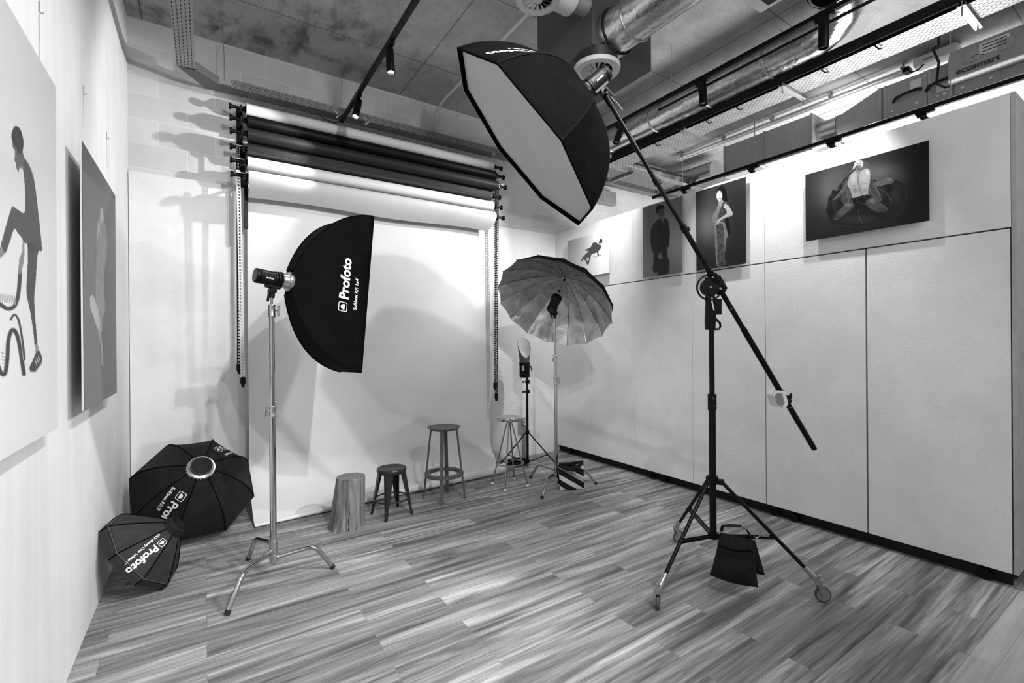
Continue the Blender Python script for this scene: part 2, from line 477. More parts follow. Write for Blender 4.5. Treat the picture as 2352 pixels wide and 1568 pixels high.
b = MB(); b.box((XP+0.335, PY0-0.0115, (PB+PT)/2), (0.67, 0.022, PT-PB)); b.build('end_board', M['edge'], pw, False)
b = MB(); b.box((XP+0.34, 3.03, (PB+PT)/2+.02), (0.6, 4.55, PT-PB-0.06)); b.build('core_frame', M['gap'], pw, False)
b = MB()
b.box((XP+0.08, 3.03, 0.072), (0.05, 4.58, 0.04)); b.box((XP+0.56, 3.03, 0.072), (0.05, 4.58, 0.04))
b.box((XP+0.07, 3.03, 0.026), (0.02, 4.58, 0.05))  # black strip added where the gap under the boards lies in shade
b.box((XP+0.3, 0.745, 0.072), (0.5, 0.05, 0.04)); b.build('base_frame', M['gap'], pw, False)
for yy in (5.05, 3.62, 3.44, 2.22, 2.05, 0.86):
    b = MB(); b.cyl((XP+0.018, yy, 0.034), (XP+0.046, yy, 0.034), 0.034, seg=20); b.box((XP+0.032, yy, 0.075), (0.04, 0.05, 0.012))
    b.box((XP+0.013, yy, 0.052), (0.006, 0.03, 0.05)); b.build('castor', M['black'], pw)

# ================================================================ CEILING SERVICES
def strand(pts, r=0.004): return MB().tube(pts, r, 5)
# ---- perforated tray along the back wall, with a leg coming towards the camera
TZ, TY0, TY1 = 3.99, 5.07, 5.21
t1 = thing('cable_tray', 'grey perforated cable tray hung along the back block wall above the paper rolls', 'cable tray', (1.5, 5.15, TZ))
b = MB(); b.box((3.62, (TY0+TY1)/2, TZ), (6.5, TY1-TY0, 0.004)); b.build('tray_floor', M['perf_xy'], t1, False)
b = MB()
for y, x0 in ((TY0, 0.22), (TY1, 0.12)):
    b.box(((x0+6.85)/2, y, TZ+0.034), (6.85-x0, 0.004, 0.068))
b.build('side_rail', M['perf_xz'], t1, False)
b = MB()
for y, x0 in ((TY0, 0.22), (TY1, 0.12)): b.box(((x0+6.85)/2, y, TZ+0.071), (6.85-x0, 0.012, 0.006))
b.build('rail_lip', M['galv'], t1, False)
LX0, LX1 = -0.185, -0.055
b = MB(); b.prism([(LX0, 4.92, TZ-.002), (LX1, 4.90, TZ-.002), (0.12, TY0, TZ-.002), (0.37, TY0, TZ-.002), (0.37, TY1, TZ-.002), (0.02, TY1, TZ-.002)], (0, 0, 0.004))
b.box((LX1+0.09, 4.985, TZ+.034), (0.25, 0.004, 0.068), Matrix.Rotation(math.radians(44), 3, 'Z'))
b.box((LX0+0.1, 5.065, TZ+.034), (0.36, 0.004, 0.068), Matrix.Rotation(math.radians(55), 3, 'Z'))
b.build('bend', M['traydk'], t1, False)
b = MB(); b.box(((LX0+LX1)/2, 2.0, TZ), (LX1-LX0, 5.84, 0.004)); b.build('tray_floor', M['perf_leg'], t1, False)
b = MB()
for x in (LX0, LX1): b.box((x, 2.0, TZ+0.034), (0.004, 5.84, 0.068))
b.build('side_rail', M['galv'], t1, False)
for q in (0.16, 1.22, 2.59, 3.9):
    strand([(q, 5.1, ZC), (q+.01, 5.1, TZ+.3), (q+.012, 5.12, TZ+.07)], 0.0035).build('suspension_wire', M['galv'], t1)
for q in (3.4, 2.2, 1.0):
    strand([(LX1, q, ZC), (LX1, q, TZ+.07)], 0.0035).build('suspension_wire', M['galv'], t1)
# thin data cables lying along the tray side
for x0 in (1.15, 1.45, 3.05, 3.9):
    MB().tube([(x0+k*.006+.02*math.sin(k), TY0-.012, TZ+.02-0.07*math.sin(PI*k/8)) for k in range(9)], 0.003, 5).build('loose_cable', M['white'], t1)


# ---- perforated tray on trapeze hangers
t2 = thing('cable_tray', 'long perforated cable tray on trapeze hangers beside the foil duct', 'cable tray', (4.8, 3.0, 4.02))
X0, X1 = 4.64, 4.93
b = MB(); b.box(((X0+X1)/2, 1.8, 4.02), (X1-X0, 5.7, 0.004)); b.build('tray_floor', M['perf_yx'], t2, False)
b = MB()
for x in (X0, X1): b.box((x, 1.8, 4.05), (0.005, 5.7, 0.06))
b.build('side_rail', M['blackm'], t2, False)
for yy in (1.02, 2.28, 3.37, 4.63):
    b = MB(); b.box((4.8, yy, 3.992), (0.46, 0.045, 0.005)); b.box((4.8, yy-.022, 4.003), (0.46, 0.003, 0.026)); b.box((4.8, yy+.022, 4.003), (0.46, 0.003, 0.026))
    for k in range(7): b.cyl((4.6+k*.066, yy, 3.9885), (4.6+k*.066, yy, 3.9895), 0.008, seg=8)
    b.build('trapeze_channel', M['galv'], t2, False)
    for x in (4.6, 5.0): MB().cyl((x, yy, 3.93), (x, yy, ZC), 0.005, seg=6).build('threaded_rod', M['galv'], t2)
for yy in (0.6, 1.55, 1.95, 2.75, 3.1, 3.8, 4.1):
    MB().tube([(X0-.01, yy, 4.06), (X0-.02, yy, 4.0), (X0+.02, yy-.01, 3.985), (X0+.07, yy-.015, 4.005)], 0.006, 6).build('cable_tie', M['black'], t2)
b = MB()
for k in range(5): b.tube([(X0-.035-.004*(k % 2), -1+i*.5, 4.04+.018*k+.004*math.sin(i*1.7+k)) for i in range(12)], 0.011, 6)
b.build('cable_bundle', M['rubber'], t2)
# ---- tray turning along the back of the room
t3 = thing('cable_tray', 'short perforated tray crossing to the right behind the partition top', 'cable tray', (5.6, 4.75, 4.0))
b = MB(); b.box((5.9, 4.78, 4.0), (2.6, 0.34, 0.004)); b.build('tray_floor', M['perf_xy'], t3, False)
b = MB()
for y in (4.61, 4.95): b.box((5.9, y, 4.03), (2.6, 0.005, 0.06))
b.build('side_rail', M['galv'], t3, False)
for xx in (5.1, 6.2):
    b = MB(); b.box((xx, 4.78, 3.975), (0.045, 0.46, 0.03)); b.build('trapeze_channel', M['galv'], t3, False)
    for yy in (4.57, 4.99): MB().cyl((xx, yy, 3.92), (xx, yy, ZC), 0.005, seg=6).build('threaded_rod', M['galv'], t3)

# ---- ducts
def foil_pipe(b, pts, r, amp=0.008, seg=28, step=0.09):
    P = [V(p) for p in pts]; out = []
    for i in range(len(P)-1):
        L = (P[i+1]-P[i]).length; n = max(1, int(L/step))
        out += [P[i].lerp(P[i+1], k/n) for k in range(n)]
    out.append(P[-1]); rs = [r*(1+random.uniform(-amp, amp)*2) for _ in out]
    b.tube(out, rs, seg, caps=False)
    return out
d1 = thing('foil_duct', 'long silver foil duct running beside the perforated tray, dark open elbow at its near end', 'duct', (4.58, 3.2, 4.24))
DX, DZ, DR = 4.52, 4.25, 0.155
b = MB(); foil_pipe(b, [(DX, 5.0, DZ), (DX, 2.0, DZ)], DR); b.build('insulated_pipe', M['foil'], d1, ang=80)
b = MB(); el = [(DX-.36*(1-math.cos(a)), 2.0-.36*math.sin(a), DZ+.10*(1-math.cos(a))) for a in [k*PI/2/8 for k in range(9)]]+[(DX-.45, 1.64, DZ+.1)]
b.tube(el, [DR*(1.0+.03*(i % 2)) for i in range(len(el))], 28, caps=False); b.build('elbow', M['foil'], d1, ang=80)
b = MB(); b.lathe((DX-.45, 1.64, DZ+.1), (-1, 0, 0), [(0, DR+.02), (.03, DR+.02)], 28, False, False); b.lathe((DX-.43, 1.64, DZ+.1), (-1, 0, 0), [(0, DR*.96), (.005, DR*.96)], 28); b.build('open_end', M['seamd'], d1)  # black disc in the mouth stands for the shaded inside of the duct
for yy in (4.4, 3.7, 3.0, 2.35):
    MB().tube([(DX+(DR+.006)*math.cos(a), yy, DZ+(DR+.006)*math.sin(a)) for a in [k*2*PI/24 for k in range(24)]], 0.006, 5, True).build('strap', M['galv'], d1)
# plenum box with swirl diffuser
C0 = onz(1362, 101, 3.70)
pl = thing('plenum_box', 'grey sheet metal plenum box on the ceiling with a white round swirl vent below', 'air vent', (C0.x+.28, C0.y+.3, 4.1))
PX0, PX1, PY1, PY2, PZ = C0.x, C0.x+.62, C0.y, C0.y+.66, 3.70
b = MB(); b.box(((PX0+PX1)/2, (PY1+PY2)/2, (PZ+ZC)/2), (PX1-PX0, PY2-PY1, ZC-PZ), bev=0.006); b.build('box_casing', M['darkbox'], pl, False)
DC = onz(1371, 165, 3.60)
def swirl(c, r, parent, neck):
    b = MB(); b.lathe(c+V((0, 0, .035)), (0, 0, 1), [(0, r*.86), (neck, r*.92)], 32, False, False); b.build('neck', M['neckdk'] if r > .16 else M['offw'], parent)
    b = MB(); b.lathe(c, (0, 0, 1), [(0.006, r*.66), (0, r*.7), (0, r*.97), (.012, r), (.03, r), (.034, r*.8), (.012, r*.64), (0.006, r*.66)], 48, False, False); ring = b.build('vent_ring', M['offw'], parent)
    b = MB(); b.lathe(c+V((0, 0, .028)), (0, 0, 1), [(0, .001), (0, r*.66)], 32, False, False); b.build('dark_core', M['seamd'], parent)
    b = MB()
    for k in range(14):
        a = 2*PI*k/14; e = V((math.cos(a), math.sin(a), 0)); f = V((-math.sin(a), math.cos(a), 0))
        p = [c+e*r*.17+f*-.001, c+e*r*.66-f*r*.02, c+e*r*.66+f*r*.2+V((0, 0, .022)), c+e*r*.17+f*r*.05+V((0, 0, .022))]
        b.add(p, [(0, 1, 2, 3)])
    b.lathe(c, (0, 0, 1), [(0, .001), (0, r*.19), (.02, r*.19)], 20, False, False)
    b.build('swirl_blades', M['offw'], parent, False)
swirl(DC, 0.172, pl, PZ-3.60-.03)
# foil duct feeding the plenum
_p = ony(1409, 79, PY1-.01); FX, FZ = _p.x, _p.z
d2 = thing('foil_duct', 'thick silver foil duct entering the grey plenum box behind the big octagonal softbox', 'duct', (FX, 2.2, FZ))
FR = 0.152
b = MB(); foil_pipe(b, [(FX, PY1-.005, FZ), (FX, 1.2, FZ)], FR, 0.012, step=0.07); b.build('insulated_pipe', M['foil'], d2, ang=80)
b = MB(); b.lathe((FX, PY1+.02, FZ), (0, -1, 0), [(0, FR+.012), (.07, FR+.012)], 28, False, False); b.build('collar', M['steel'], d2)
for yy in (PY1-.22,):
    MB().tube([(FX+(FR+.004)*math.cos(a), yy, FZ+(FR+.004)*math.sin(a)) for a in [k*2*PI/24 for k in range(24)]], 0.006, 5, True).build('strap', M['galv'], d2)
strand([(FX-.16, 2.5, ZC), (FX-.16, 2.5, FZ)], 0.004).build('suspension_wire', M['galv'], d2)
# round pipe with a second swirl vent near the top edge
V0 = onz(1236, 2, 3.86)
rd = thing('round_duct', 'pale round pipe with a swirl vent at its left end under the ceiling', 'duct', (V0.x+.3, V0.y, 3.97))
b = MB(); b.cyl((V0.x-.17, V0.y+.02, 4.0), (V0.x+.3, V0.y+.02, 4.0), 0.105, seg=28); b.build('vent_body', M['offw'], rd)
b = MB(); b.cyl((V0.x+.3, V0.y+.02, 4.0), (FX-.1, V0.y+.02, 4.0), 0.062, seg=24); b.lathe((V0.x+.29, V0.y+.02, 4.0), (1, 0, 0), [(0, .1), (.02, .1), (.05, .065)], 24); b.build('pipe', M['ductgrey'], rd)
swirl(V(V0), 0.15, rd, 0.07)

# foil duct crossing behind the partition top, bare elbow and rectangular run
d3 = thing('foil_duct', 'wrapped foil duct crossing behind the partition top to a bare metal elbow', 'duct', (5.6, 4.9, 4.2))
b = MB(); foil_pipe(b, [(4.75, 5.02, 4.24), (6.35, 5.02, 4.24)], 0.15); b.build('insulated_pipe', M['foil'], d3, ang=80)
b = MB(); b.tube([(6.35+.3*math.sin(a), 5.02-.3*(1-math.cos(a)), 4.22) for a in [k*PI/2/6 for k in range(7)]]+[(6.65, 4.3, 4.22)], 0.16, 24); b.build('bare_elbow', M['steel'], d3, ang=12)
for xx in (5.2, 5.8): MB().tube([(xx, 5.02+.156*math.cos(a), 4.24+.156*math.sin(a)) for a in [k*2*PI/24 for k in range(24)]], 0.006, 5, True).build('strap', M['galv'], d3)
for k, (yy, zz, r) in enumerate(((4.84, 4.08, .045), (4.72, 4.06, .04))):
    t = thing('refrigerant_pipe', ('thicker' if k == 0 else 'thinner')+' foil wrapped pipe lying on the crossing tray', 'pipe', (5.7, yy, zz))
    b = MB(); foil_pipe(b, [(4.8, yy, zz), (6.9, yy-.03, zz)], r, .02, 14, .06); b.build('wrapped_pipe', M['foil'], t, ang=80)
b = MB(); b.tube([(4.9, 4.66, 4.16), (6.6, 4.58, 4.14)], 0.014, 8); tag(b.build('conduit', M['rubber']), 'dark conduit strung above the wrapped pipes behind the partition', 'pipe')
b = MB(); b.box((5.2, 5.292, 3.83), (0.5, 0.12, 0.2), bev=.006); ob = b.build('junction_box', M['galv'], smooth=False); tag(ob, 'grey steel box fixed to the block wall under the crossing tray', 'box')

AX = 5.8
def bxy(q, y): return onx(q, y, AX).y
ru = thing('rectangular_duct', 'square grey sheet metal duct run above the partition, left of the metal cone', 'duct', (6.05, 3.0, 3.9))
yA, yB = bxy(1866, 300), bxy(1661, 350)
zT, zB = onx(1864, 262, AX).z, onx(1864, 343, AX).z
b = MB(); b.box((AX+.25, (yA+yB)/2, (zT+zB)/2), (0.5, yB-yA, zT-zB), bev=.004); b.build('duct_run', M['ductgrey'], ru, False)
b = MB()
for yy in (yA+.01, yA+.55, yB-.02): b.box((AX+.25, yy, (zT+zB)/2), (0.52, 0.015, zT-zB+.02))
b.build('flange', M['galv'], ru, False)
b = MB(); b.box((AX+.25, yB-.45, zB-.02), (0.62, 0.045, 0.03)); b.build('trapeze_channel', M['galv'], ru, False)
b = MB(); b.cyl((AX-.04, yB-.45, zB-.08), (AX-.04, yB-.45, ZC), .006, seg=6); b.build('threaded_rod', M['galv'], ru)
cn = thing('duct_transition', 'bare metal cone joining the square duct to the grey fan unit', 'duct', (6.05, 2.1, 3.9))
yC, yD = bxy(1912, 280), bxy(2020, 240); zc = (zT+zB)/2
b = MB(); b.lathe((AX+.22, yA, zc), (0, -1, 0), [(0, .15), (yA-yC-.03, .15), (yA-yC-.03, .158), (yA-yC, .158)], 32, False, False); b.build('round_collar', M['steel'], cn)
zU, zL = onx(2022, 203, AX).z, onx(2022, 276, AX).z
b = MB(); n = 48; vs = []; fs = []
for k in range(9):
    t = k/8
    for i in range(n):
        a = 2*PI*i/n; c, s = math.cos(a), math.sin(a); q = max(abs(c), abs(s))
        rnd = V((AX+.22+.15*c, 0, zc+.15*s)); sq = V((AX+.28+.28*c/q, 0, (zU+zL)/2+(zU-zL)/2*s/q))
        p = rnd.lerp(sq, t); p.y = yC+(yD-yC)*t; vs.append(p)
for k in range(8):
    for i in range(n): fs.append((k*n+i, k*n+(i+1) % n, (k+1)*n+(i+1) % n, (k+1)*n+i))
b.add(vs, fs); b.build('cone', M['ductgrey'], cn, ang=50)
fu = thing('fan_unit', 'grey sheet metal fan unit with black handles above the right end of the partition', 'air handler', (6.1, 1.2, 4.0))
yE = bxy(2022, 240); yG = -0.6
zFt, zFb = onx(2030, 200, AX).z, onx(2030, 277, AX).z
b = MB(); b.box((AX+.3, (yE+yG)/2, (zFt+zFb)/2), (0.6, yE-yG, zFt-zFb)); b.build('casing', M['acgrey'], fu, False)
b = MB(); b.box((AX-.004, (yE+yG)/2, zFb-.01), (0.05, yE-yG, 0.03)); b.build('bottom_rail', M['offw'], fu, False)
b = MB()
for q in (2022, 2034, 2127, 2136): b.box((AX-.008, bxy(q, 240), (zFt+zFb)/2), (0.012, 0.025, zFt-zFb))
b.build('frame_strip', M['galv'], fu, False)
for q0, q1 in ((2034, 2126), (2136, 2190), (2192, 2300)):
    yy0, yy1 = bxy(q0, 240), bxy(q1, 240)
    b = MB(); b.box((AX-.006, (yy0+yy1)/2, (zFt+zFb)/2-.005), (0.012, yy0-yy1-.012, zFt-zFb-.04), bev=.003); pn = b.build('access_panel', M['acgrey'], fu, False)
    b = MB()
    for yk in (yy0-.06, yy1+.06): b.cyl((AX-.012, yk, zFb+.06), (AX-.022, yk, zFb+.06), .012, seg=12)
    b.build('lock_knob', M['offw'], pn)
    if q0 < 2190:
        yc = (yy0+yy1)/2 - (0.02 if q0 < 2100 else 0); w = .11
        b = MB(); b.tube([(AX-.012, yc+w, zc+.0), (AX-.035, yc+w*.75, zc+.028), (AX-.042, yc, zc+.04), (AX-.035, yc-w*.75, zc+.045), (AX-.012, yc-w, zc+.04)], [.013, .014, .012, .014, .015], 8); b.build('handle', M['black'], pn)
        b = MB(); b.box((AX-.0125, yy1+.07, zFt-.09 if q0 < 2100 else zFb+.13), (0.001, .09, .08)); b.build('instruction_sticker', M['offw'], pn, False)
ac = thing('air_conditioner', 'pale ceiling air conditioner with a light lower ridge at the upper right corner', 'air conditioner', (5.5, 0.6, 4.1))
AX2 = 5.72; y0 = onx(2178, 150, AX2).y
zt, zm, zb = onx(2178, 142, AX2).z, onx(2180, 184, AX2).z, onx(2182, 192, AX2).z
b = MB(); b.prism([(AX2, y0, zt), (AX2, y0, zm), (AX2+.03, y0, zb), (AX2+.5, y0, zb), (AX2+.5, y0, zt+.1), (AX2+.05, y0, zt+.1)], (0, -1.8, 0)); cs = b.build('casing', M['acgrey'], ac, False)
b = MB(); b.box((AX2+.008, y0-.9, zm-.012), (0.03, 1.8, 0.03), Matrix.Rotation(math.radians(40), 3, 'Y')); b.build('lower_ridge', M['offw'], ac, False)
for q0, q1 in ((2215, 2250), (2290, 2330)):
    ya, yb = onx(q0, 140, AX2).y, onx(q1, 130, AX2).y
    b = MB(); b.box((AX2-.002, (ya+yb)/2, zt-.03), (.006, ya-yb, .10), bev=.002); p = b.build('access_cover', M['acgrey'], ac, False)
    b = MB(); b.cyl((AX2-.005, (ya+yb)/2, zt-.07), (AX2-.012, (ya+yb)/2, zt-.07), .008, seg=10); b.build('screw', M['steel'], p)
ya = onx(2262, 120, AX2).y
b = MB(); b.box((AX2-.002, ya-.06, zt+.0), (.004, .19, .10)); b.build('warning_label', M['offw'], ac, False)
b = MB()
for k in range(3): b.box((AX2-.005, ya-.06, zt+.03-k*.028), (.001, .15, .008))
b.build('label_text', M['dkprint'], ac, False)
ye = onx(2196, 170, AX2).y; ze = onx(2196, 172, AX2).z
lettering([('ecosmart', .075, .002, 0, 0)], lambda x, y: V((AX2-.003, ye-x, ze+y)), M['dkprint'], ac)
b = MB(); b.tube([(AX2-.003, ye-.1, ze+.10), (AX2-.003, ye-.14, ze+.115), (AX2-.003, ye-.18, ze+.095)], .004, 5); b.build('swoosh_emblem', M['dkprint'], ac)
b = MB(); pts = [(AX2-.02, y0+.06, ZC), (AX2-.02, y0+.06, zt+.18), (AX2-.03, y0+.1, zt+.16), (AX2-.02, y0+.06, zt+.02), (AX2-.02, y0+.08, zm), (AX2-.01, y0+.02, zm-.06), (AX2+.02, y0+.0, zm-.05)]; b.tube(pts, .01, 6)
tag(b.build('power_cable', M['rubber']), 'looped dark cable hanging down at the left end of the air conditioner', 'cable')

# white batten with two tubes, and its box
zt2 = 4.44
P0, P1 = onz(2085, 173, zt2), onz(1560, 358, zt2)
xb = (P0.x+P1.x)/2
bt = thing('pipe_pair', 'two thin pale parallel pipes clipped under the ceiling between the tray and the square duct', 'pipe', (xb, 3.0, zt2))
for k, dx in enumerate((-.035, .035)):
    b = MB(); b.cyl((xb+dx, P0.y, zt2), (xb+dx, P1.y+.1, zt2), .02, seg=12); b.build('pipe', M['white'] if k == 0 else M['offw'], bt)
for k in range(5):
    b = MB(); b.box((xb, P0.y+(P1.y-P0.y)*k/4, zt2+.03), (.13, .025, .02)); b.box((xb, P0.y+(P1.y-P0.y)*k/4, zt2+.06), (.02, .02, .06)); b.build('pipe_clip', M['galv'], bt, False)
b = MB(); b.box((xb, P0.y-.03, zt2), (.11, .06, .05), bev=.006); b.build('black_connector', M['black'], bt)
jb = thing('control_box', 'white rectangular control box under the ceiling at the near end of the pipe pair', 'box', (xb, P0.y-.2, zt2))
b = MB(); b.box((xb, P0.y-.27, zt2+.02), (.16, .34, .09), bev=.006); b.build('casing', M['white'], jb)
b = MB(); b.box((xb-.0815, P0.y-.22, zt2+.01), (.001, .08, .015)); b.build('nameplate', M['galv'], jb, False)
b = MB(); b.tube([(xb, P0.y-.05, zt2-.01), (xb-.06, P0.y-.08, zt2-.06), (xb-.08, P0.y-.14, zt2-.07), (xb-.05, P0.y-.18, zt2-.02)], .008, 6); b.build('flex_lead', M['rubber'], jb)
# ceiling conduit with a bend down the back wall
cz = 4.47; Q = onz(1055, 192, cz)
b = MB(); b.tube([(Q.x, 1.6, cz), (Q.x, 5.0, cz), (Q.x, 5.18, cz-.03), (Q.x, 5.29, cz-.12), (Q.x, 5.315, cz-.3), (Q.x, 5.315, 4.05)], .016, 10)
tag(b.build('ceiling_conduit', M['offw']), 'pale electrical conduit along the ceiling that bends down the block wall', 'pipe')
# dark slab with a white tray at the very top
Kc = onz(1764, 14, 3.75)
hp = thing('hanging_screen', 'black slab on a white plate hanging at the very top edge of the picture', 'screen', (Kc.x-.3, Kc.y-.3, 3.85))
b = MB(); b.box((Kc.x-.3, Kc.y-.3, 3.77), (0.6, 0.6, 0.04), bev=.004); b.build('black_slab', M['black'], hp, False)
b = MB(); b.box((Kc.x-.28, Kc.y-.26, 3.825), (0.74, 0.72, 0.06), bev=.004); b.build('white_plate', M['white'], hp, False)
strand([(Kc.x-.3, Kc.y-.3, 3.85), (Kc.x-.3, Kc.y-.3, ZC)], .012).build('drop_rod', M['galv'], hp)

# ---- lighting tracks and their spotlights
X3 = 5.3
def track(label, x, y0, y1, z, wires, drop=True):
    t = thing('lighting_track', label, 'lighting track', (x, (y0+y1)/2, z))
    b = MB(); b.box((x, (y0+y1)/2, z), (0.036, y1-y0, 0.036), bev=.003); b.build('rail', M['black'], t, False)
    b = MB(); b.box((x, y1+.012, z), (0.04, .025, .04), bev=.003); b.build('end_cap', M['black'], t, False)
    for w in wires: strand([(x, w, z+.018), (x, w, ZC)], .003).build('suspension_wire', M['galv'], t)
    return t
tr1 = track('black lighting track above the white backdrop, the left one carrying two spots', 1.23, -1.2, 5.1, 3.95, (4.46, 2.2))
MB().tube([(1.23, 5.1, 3.95), (1.17, 5.16, 3.93), (1.06, 5.17, 3.95), (1.0, 5.16, 4.0)], .006, 6).build('feed_cable', M['black'], tr1)
tr2 = track('black lighting track left of the foil ducts, passing behind the boom', 3.88, -1.2, 4.9, 4.03, (2.98, 2.2, 0.9))
MB().cyl((3.95, -1.2, 3.985), (3.95, 3.2, 3.985), .012, seg=8).build('lower_tube', M['black'], tr2)
Z3 = (onx(1800, 352, X3).z+onx(2300, 199, X3).z)/2
tr3 = track('black lighting track beyond the partition, just above its top edge', X3, -0.8, onx(1502, 448, X3).y, Z3, (2.53, 1.25))
def spot(name_label, base, d, group, r=.033, L=.2, lit=None, cone=False):
    """cylindrical track spotlight hanging from base, pointing along d"""
    base = V(base); d = V(d).normalized(); c = base+V((0, 0, -.075))
    t = thing('track_spotlight', name_label, 'spotlight', base, group)
    b = MB(); b.box(base+V((0, 0, -.006)), (.04, .13, .03), bev=.003); b.box(base+V((0, .03, -.03)), (.025, .05, .025)); b.build('track_adapter', M['black'], t, False)
    b = MB(); b.cyl(base+V((0, 0, -.01)), c, .009, seg=8); b.build('stem', M['black'], t)
    p0 = c-d*.05; p1 = p0+d*L
    if cone:
        b = MB(); b.lathe(p0, d, [(0, .02), (.03, .022), (.06, .03), (L*.75, .06)], 24, True, False); b.build('lamp_body', M['black'], t)
        b = MB(); b.lathe(p0+d*.07, d, [(0, .028), (.004, .028)], 16); b.build('bulb', M['frost'], t)
        return p0+d*L*.8
    b = MB(); b.lathe(p0, d, [(0, r*.9), (.008, r), (L-.004, r), (L, r*.96), (L, r*.82), (L-.02, r*.76)], 28, True, False); b.build('lamp_body', M['black'], t)
    b = MB(); b.lathe(p1-d*.021, d, [(0, r*.80), (.002, r*.80)], 20); b.build('lens', lit or M['frost'], t)
    return p1+d*.02
cam_dir = lambda P: (CAMP-V(P)).normalized()
S1 = spot('left track spotlight nearer the camera, hanging almost straight down', (1.23, 3.58, 3.93), (0.02, -.12, -1), 'spotlights on the ceiling tracks', lit=M['bulb'])
S2 = spot('left track spotlight near the back wall, tilted with its lit lens showing', (1.23, 4.49, 3.93), (-.25, -.25, -1), 'spotlights on the ceiling tracks', lit=M['bulb'])
S3 = spot('partition-side track spotlight half hidden behind the boom arm', (3.88, 3.66, 4.01), (-.38, .12, -1), 'spotlights on the ceiling tracks', .036, .21)
S4 = spot('middle spotlight of the partition-side track, hanging over the foil duct', (3.88, 2.64, 4.01), (-.06, -.12, -1), 'spotlights on the ceiling tracks', .036, .21)
S5 = spot('nearest spotlight of the partition-side track, high at the upper right', (3.88, 1.62, 4.01), (.06, .05, -1), 'spotlights on the ceiling tracks', .036, .21)
for q, lb in (((2125, 262), 'small flared spotlight nearest the right end of the partition top'), ((1915, 325), 'small flared spotlight above the veiled figure picture'), ((1730, 385), 'small flared spotlight above the picture of the woman in a patterned dress'), ((1575, 430), 'small flared spotlight above the picture of the man in the dark coat')):
    spot(lb, (X3, onx(*q, X3).y, Z3-.02), (.6, -.35, -.75), 'small spotlights on the far track', cone=True, L=.12)

# ================================================================ PICTURES
def poly_in(PX, PY, poly):
    ins = np.zeros(PX.shape, bool); n = len(poly)
    for i in range(n):
        x0, y0 = poly[i]; x1, y1 = poly[(i+1) % n]
        if y0 == y1: continue
        c = ((y0 > PY) != (y1 > PY)) & (PX < (x1-x0)*(PY-y0)/(y1-y0)+x0); ins ^= c
    return ins
class Paint:
    """tones of one printed picture, kept per vertex of its sheet"""
    def __init__(s, PX, PY, cv): s.X = PX; s.Y = PY; s.c = cv; s.g = np.full(PX.shape, .5); s.r = np.random.RandomState(3)
    def poly(s, pts, v, a=1.0):
        m = poly_in(s.X, s.Y, [s.c(*p) for p in pts]); s.g[m] = s.g[m]*(1-a)+v*a; return m
    def ell(s, x, y, rx, ry, v, a=1.0, soft=.25, ang=0):
        cx, cy = s.c(x, y); x2, y2 = s.c(x+rx, y+ry); rx = abs(x2-cx); ry = abs(y2-cy); c, q = math.cos(ang), math.sin(ang)
        dx = s.X-cx; dy = s.Y-cy; u = (dx*c+dy*q)/rx; w = (-dx*q+dy*c)/ry; d = np.sqrt(u*u+w*w)
        k = np.clip((1-d)/soft, 0, 1)*a; s.g = s.g*(1-k)+v*k
    def glow(s, x, y, rx, ry, v, a=1.0):
        cx, cy = s.c(x, y); x2, y2 = s.c(x+rx, y+ry); d = ((s.X-cx)/(x2-cx))**2+((s.Y-cy)/(y2-cy))**2
        k = np.exp(-d)*a; s.g = s.g*(1-k)+v*k
    def line(s, pts, wd, v, a=1.0, soft=.5):
        P = [s.c(*p) for p in pts]; o = s.c(0, 0); wd = abs(s.c(wd, 0)[0]-o[0])/2; D_ = np.full(s.X.shape, 1e9)
        for (x0, y0), (x1, y1) in zip(P[:-1], P[1:]):
            dx, dy = x1-x0, y1-y0; t = np.clip(((s.X-x0)*dx+(s.Y-y0)*dy)/(dx*dx+dy*dy+1e-9), 0, 1)
            D_ = np.minimum(D_, np.hypot(s.X-x0-t*dx, s.Y-y0-t*dy))
        k = np.clip((wd-D_)/(soft*wd+1e-6)+.5, 0, 1)*a; s.g = s.g*(1-k)+v*k
    def speck(s, m, amt): s.g[m] = np.clip(s.g[m]+s.r.uniform(-amt, amt, int(m.sum())), 0, 1)
def smooth(pts, n=5):
    P = [V((p[0], p[1], 0)) for p in pts]; out = []
    for i in range(len(P)-1):
        p0, p1, p2, p3 = P[max(i-1, 0)], P[i], P[i+1], P[min(i+2, len(P)-1)]
        for k in range(n):
            t = k/n; q = .5*((2*p1)+(p2-p0)*t+(2*p0-5*p1+4*p2-p3)*t*t+(3*p1-p0-3*p2+p3)*t**3); out.append((q.x, q.y))
    out.append(pts[-1]); return out
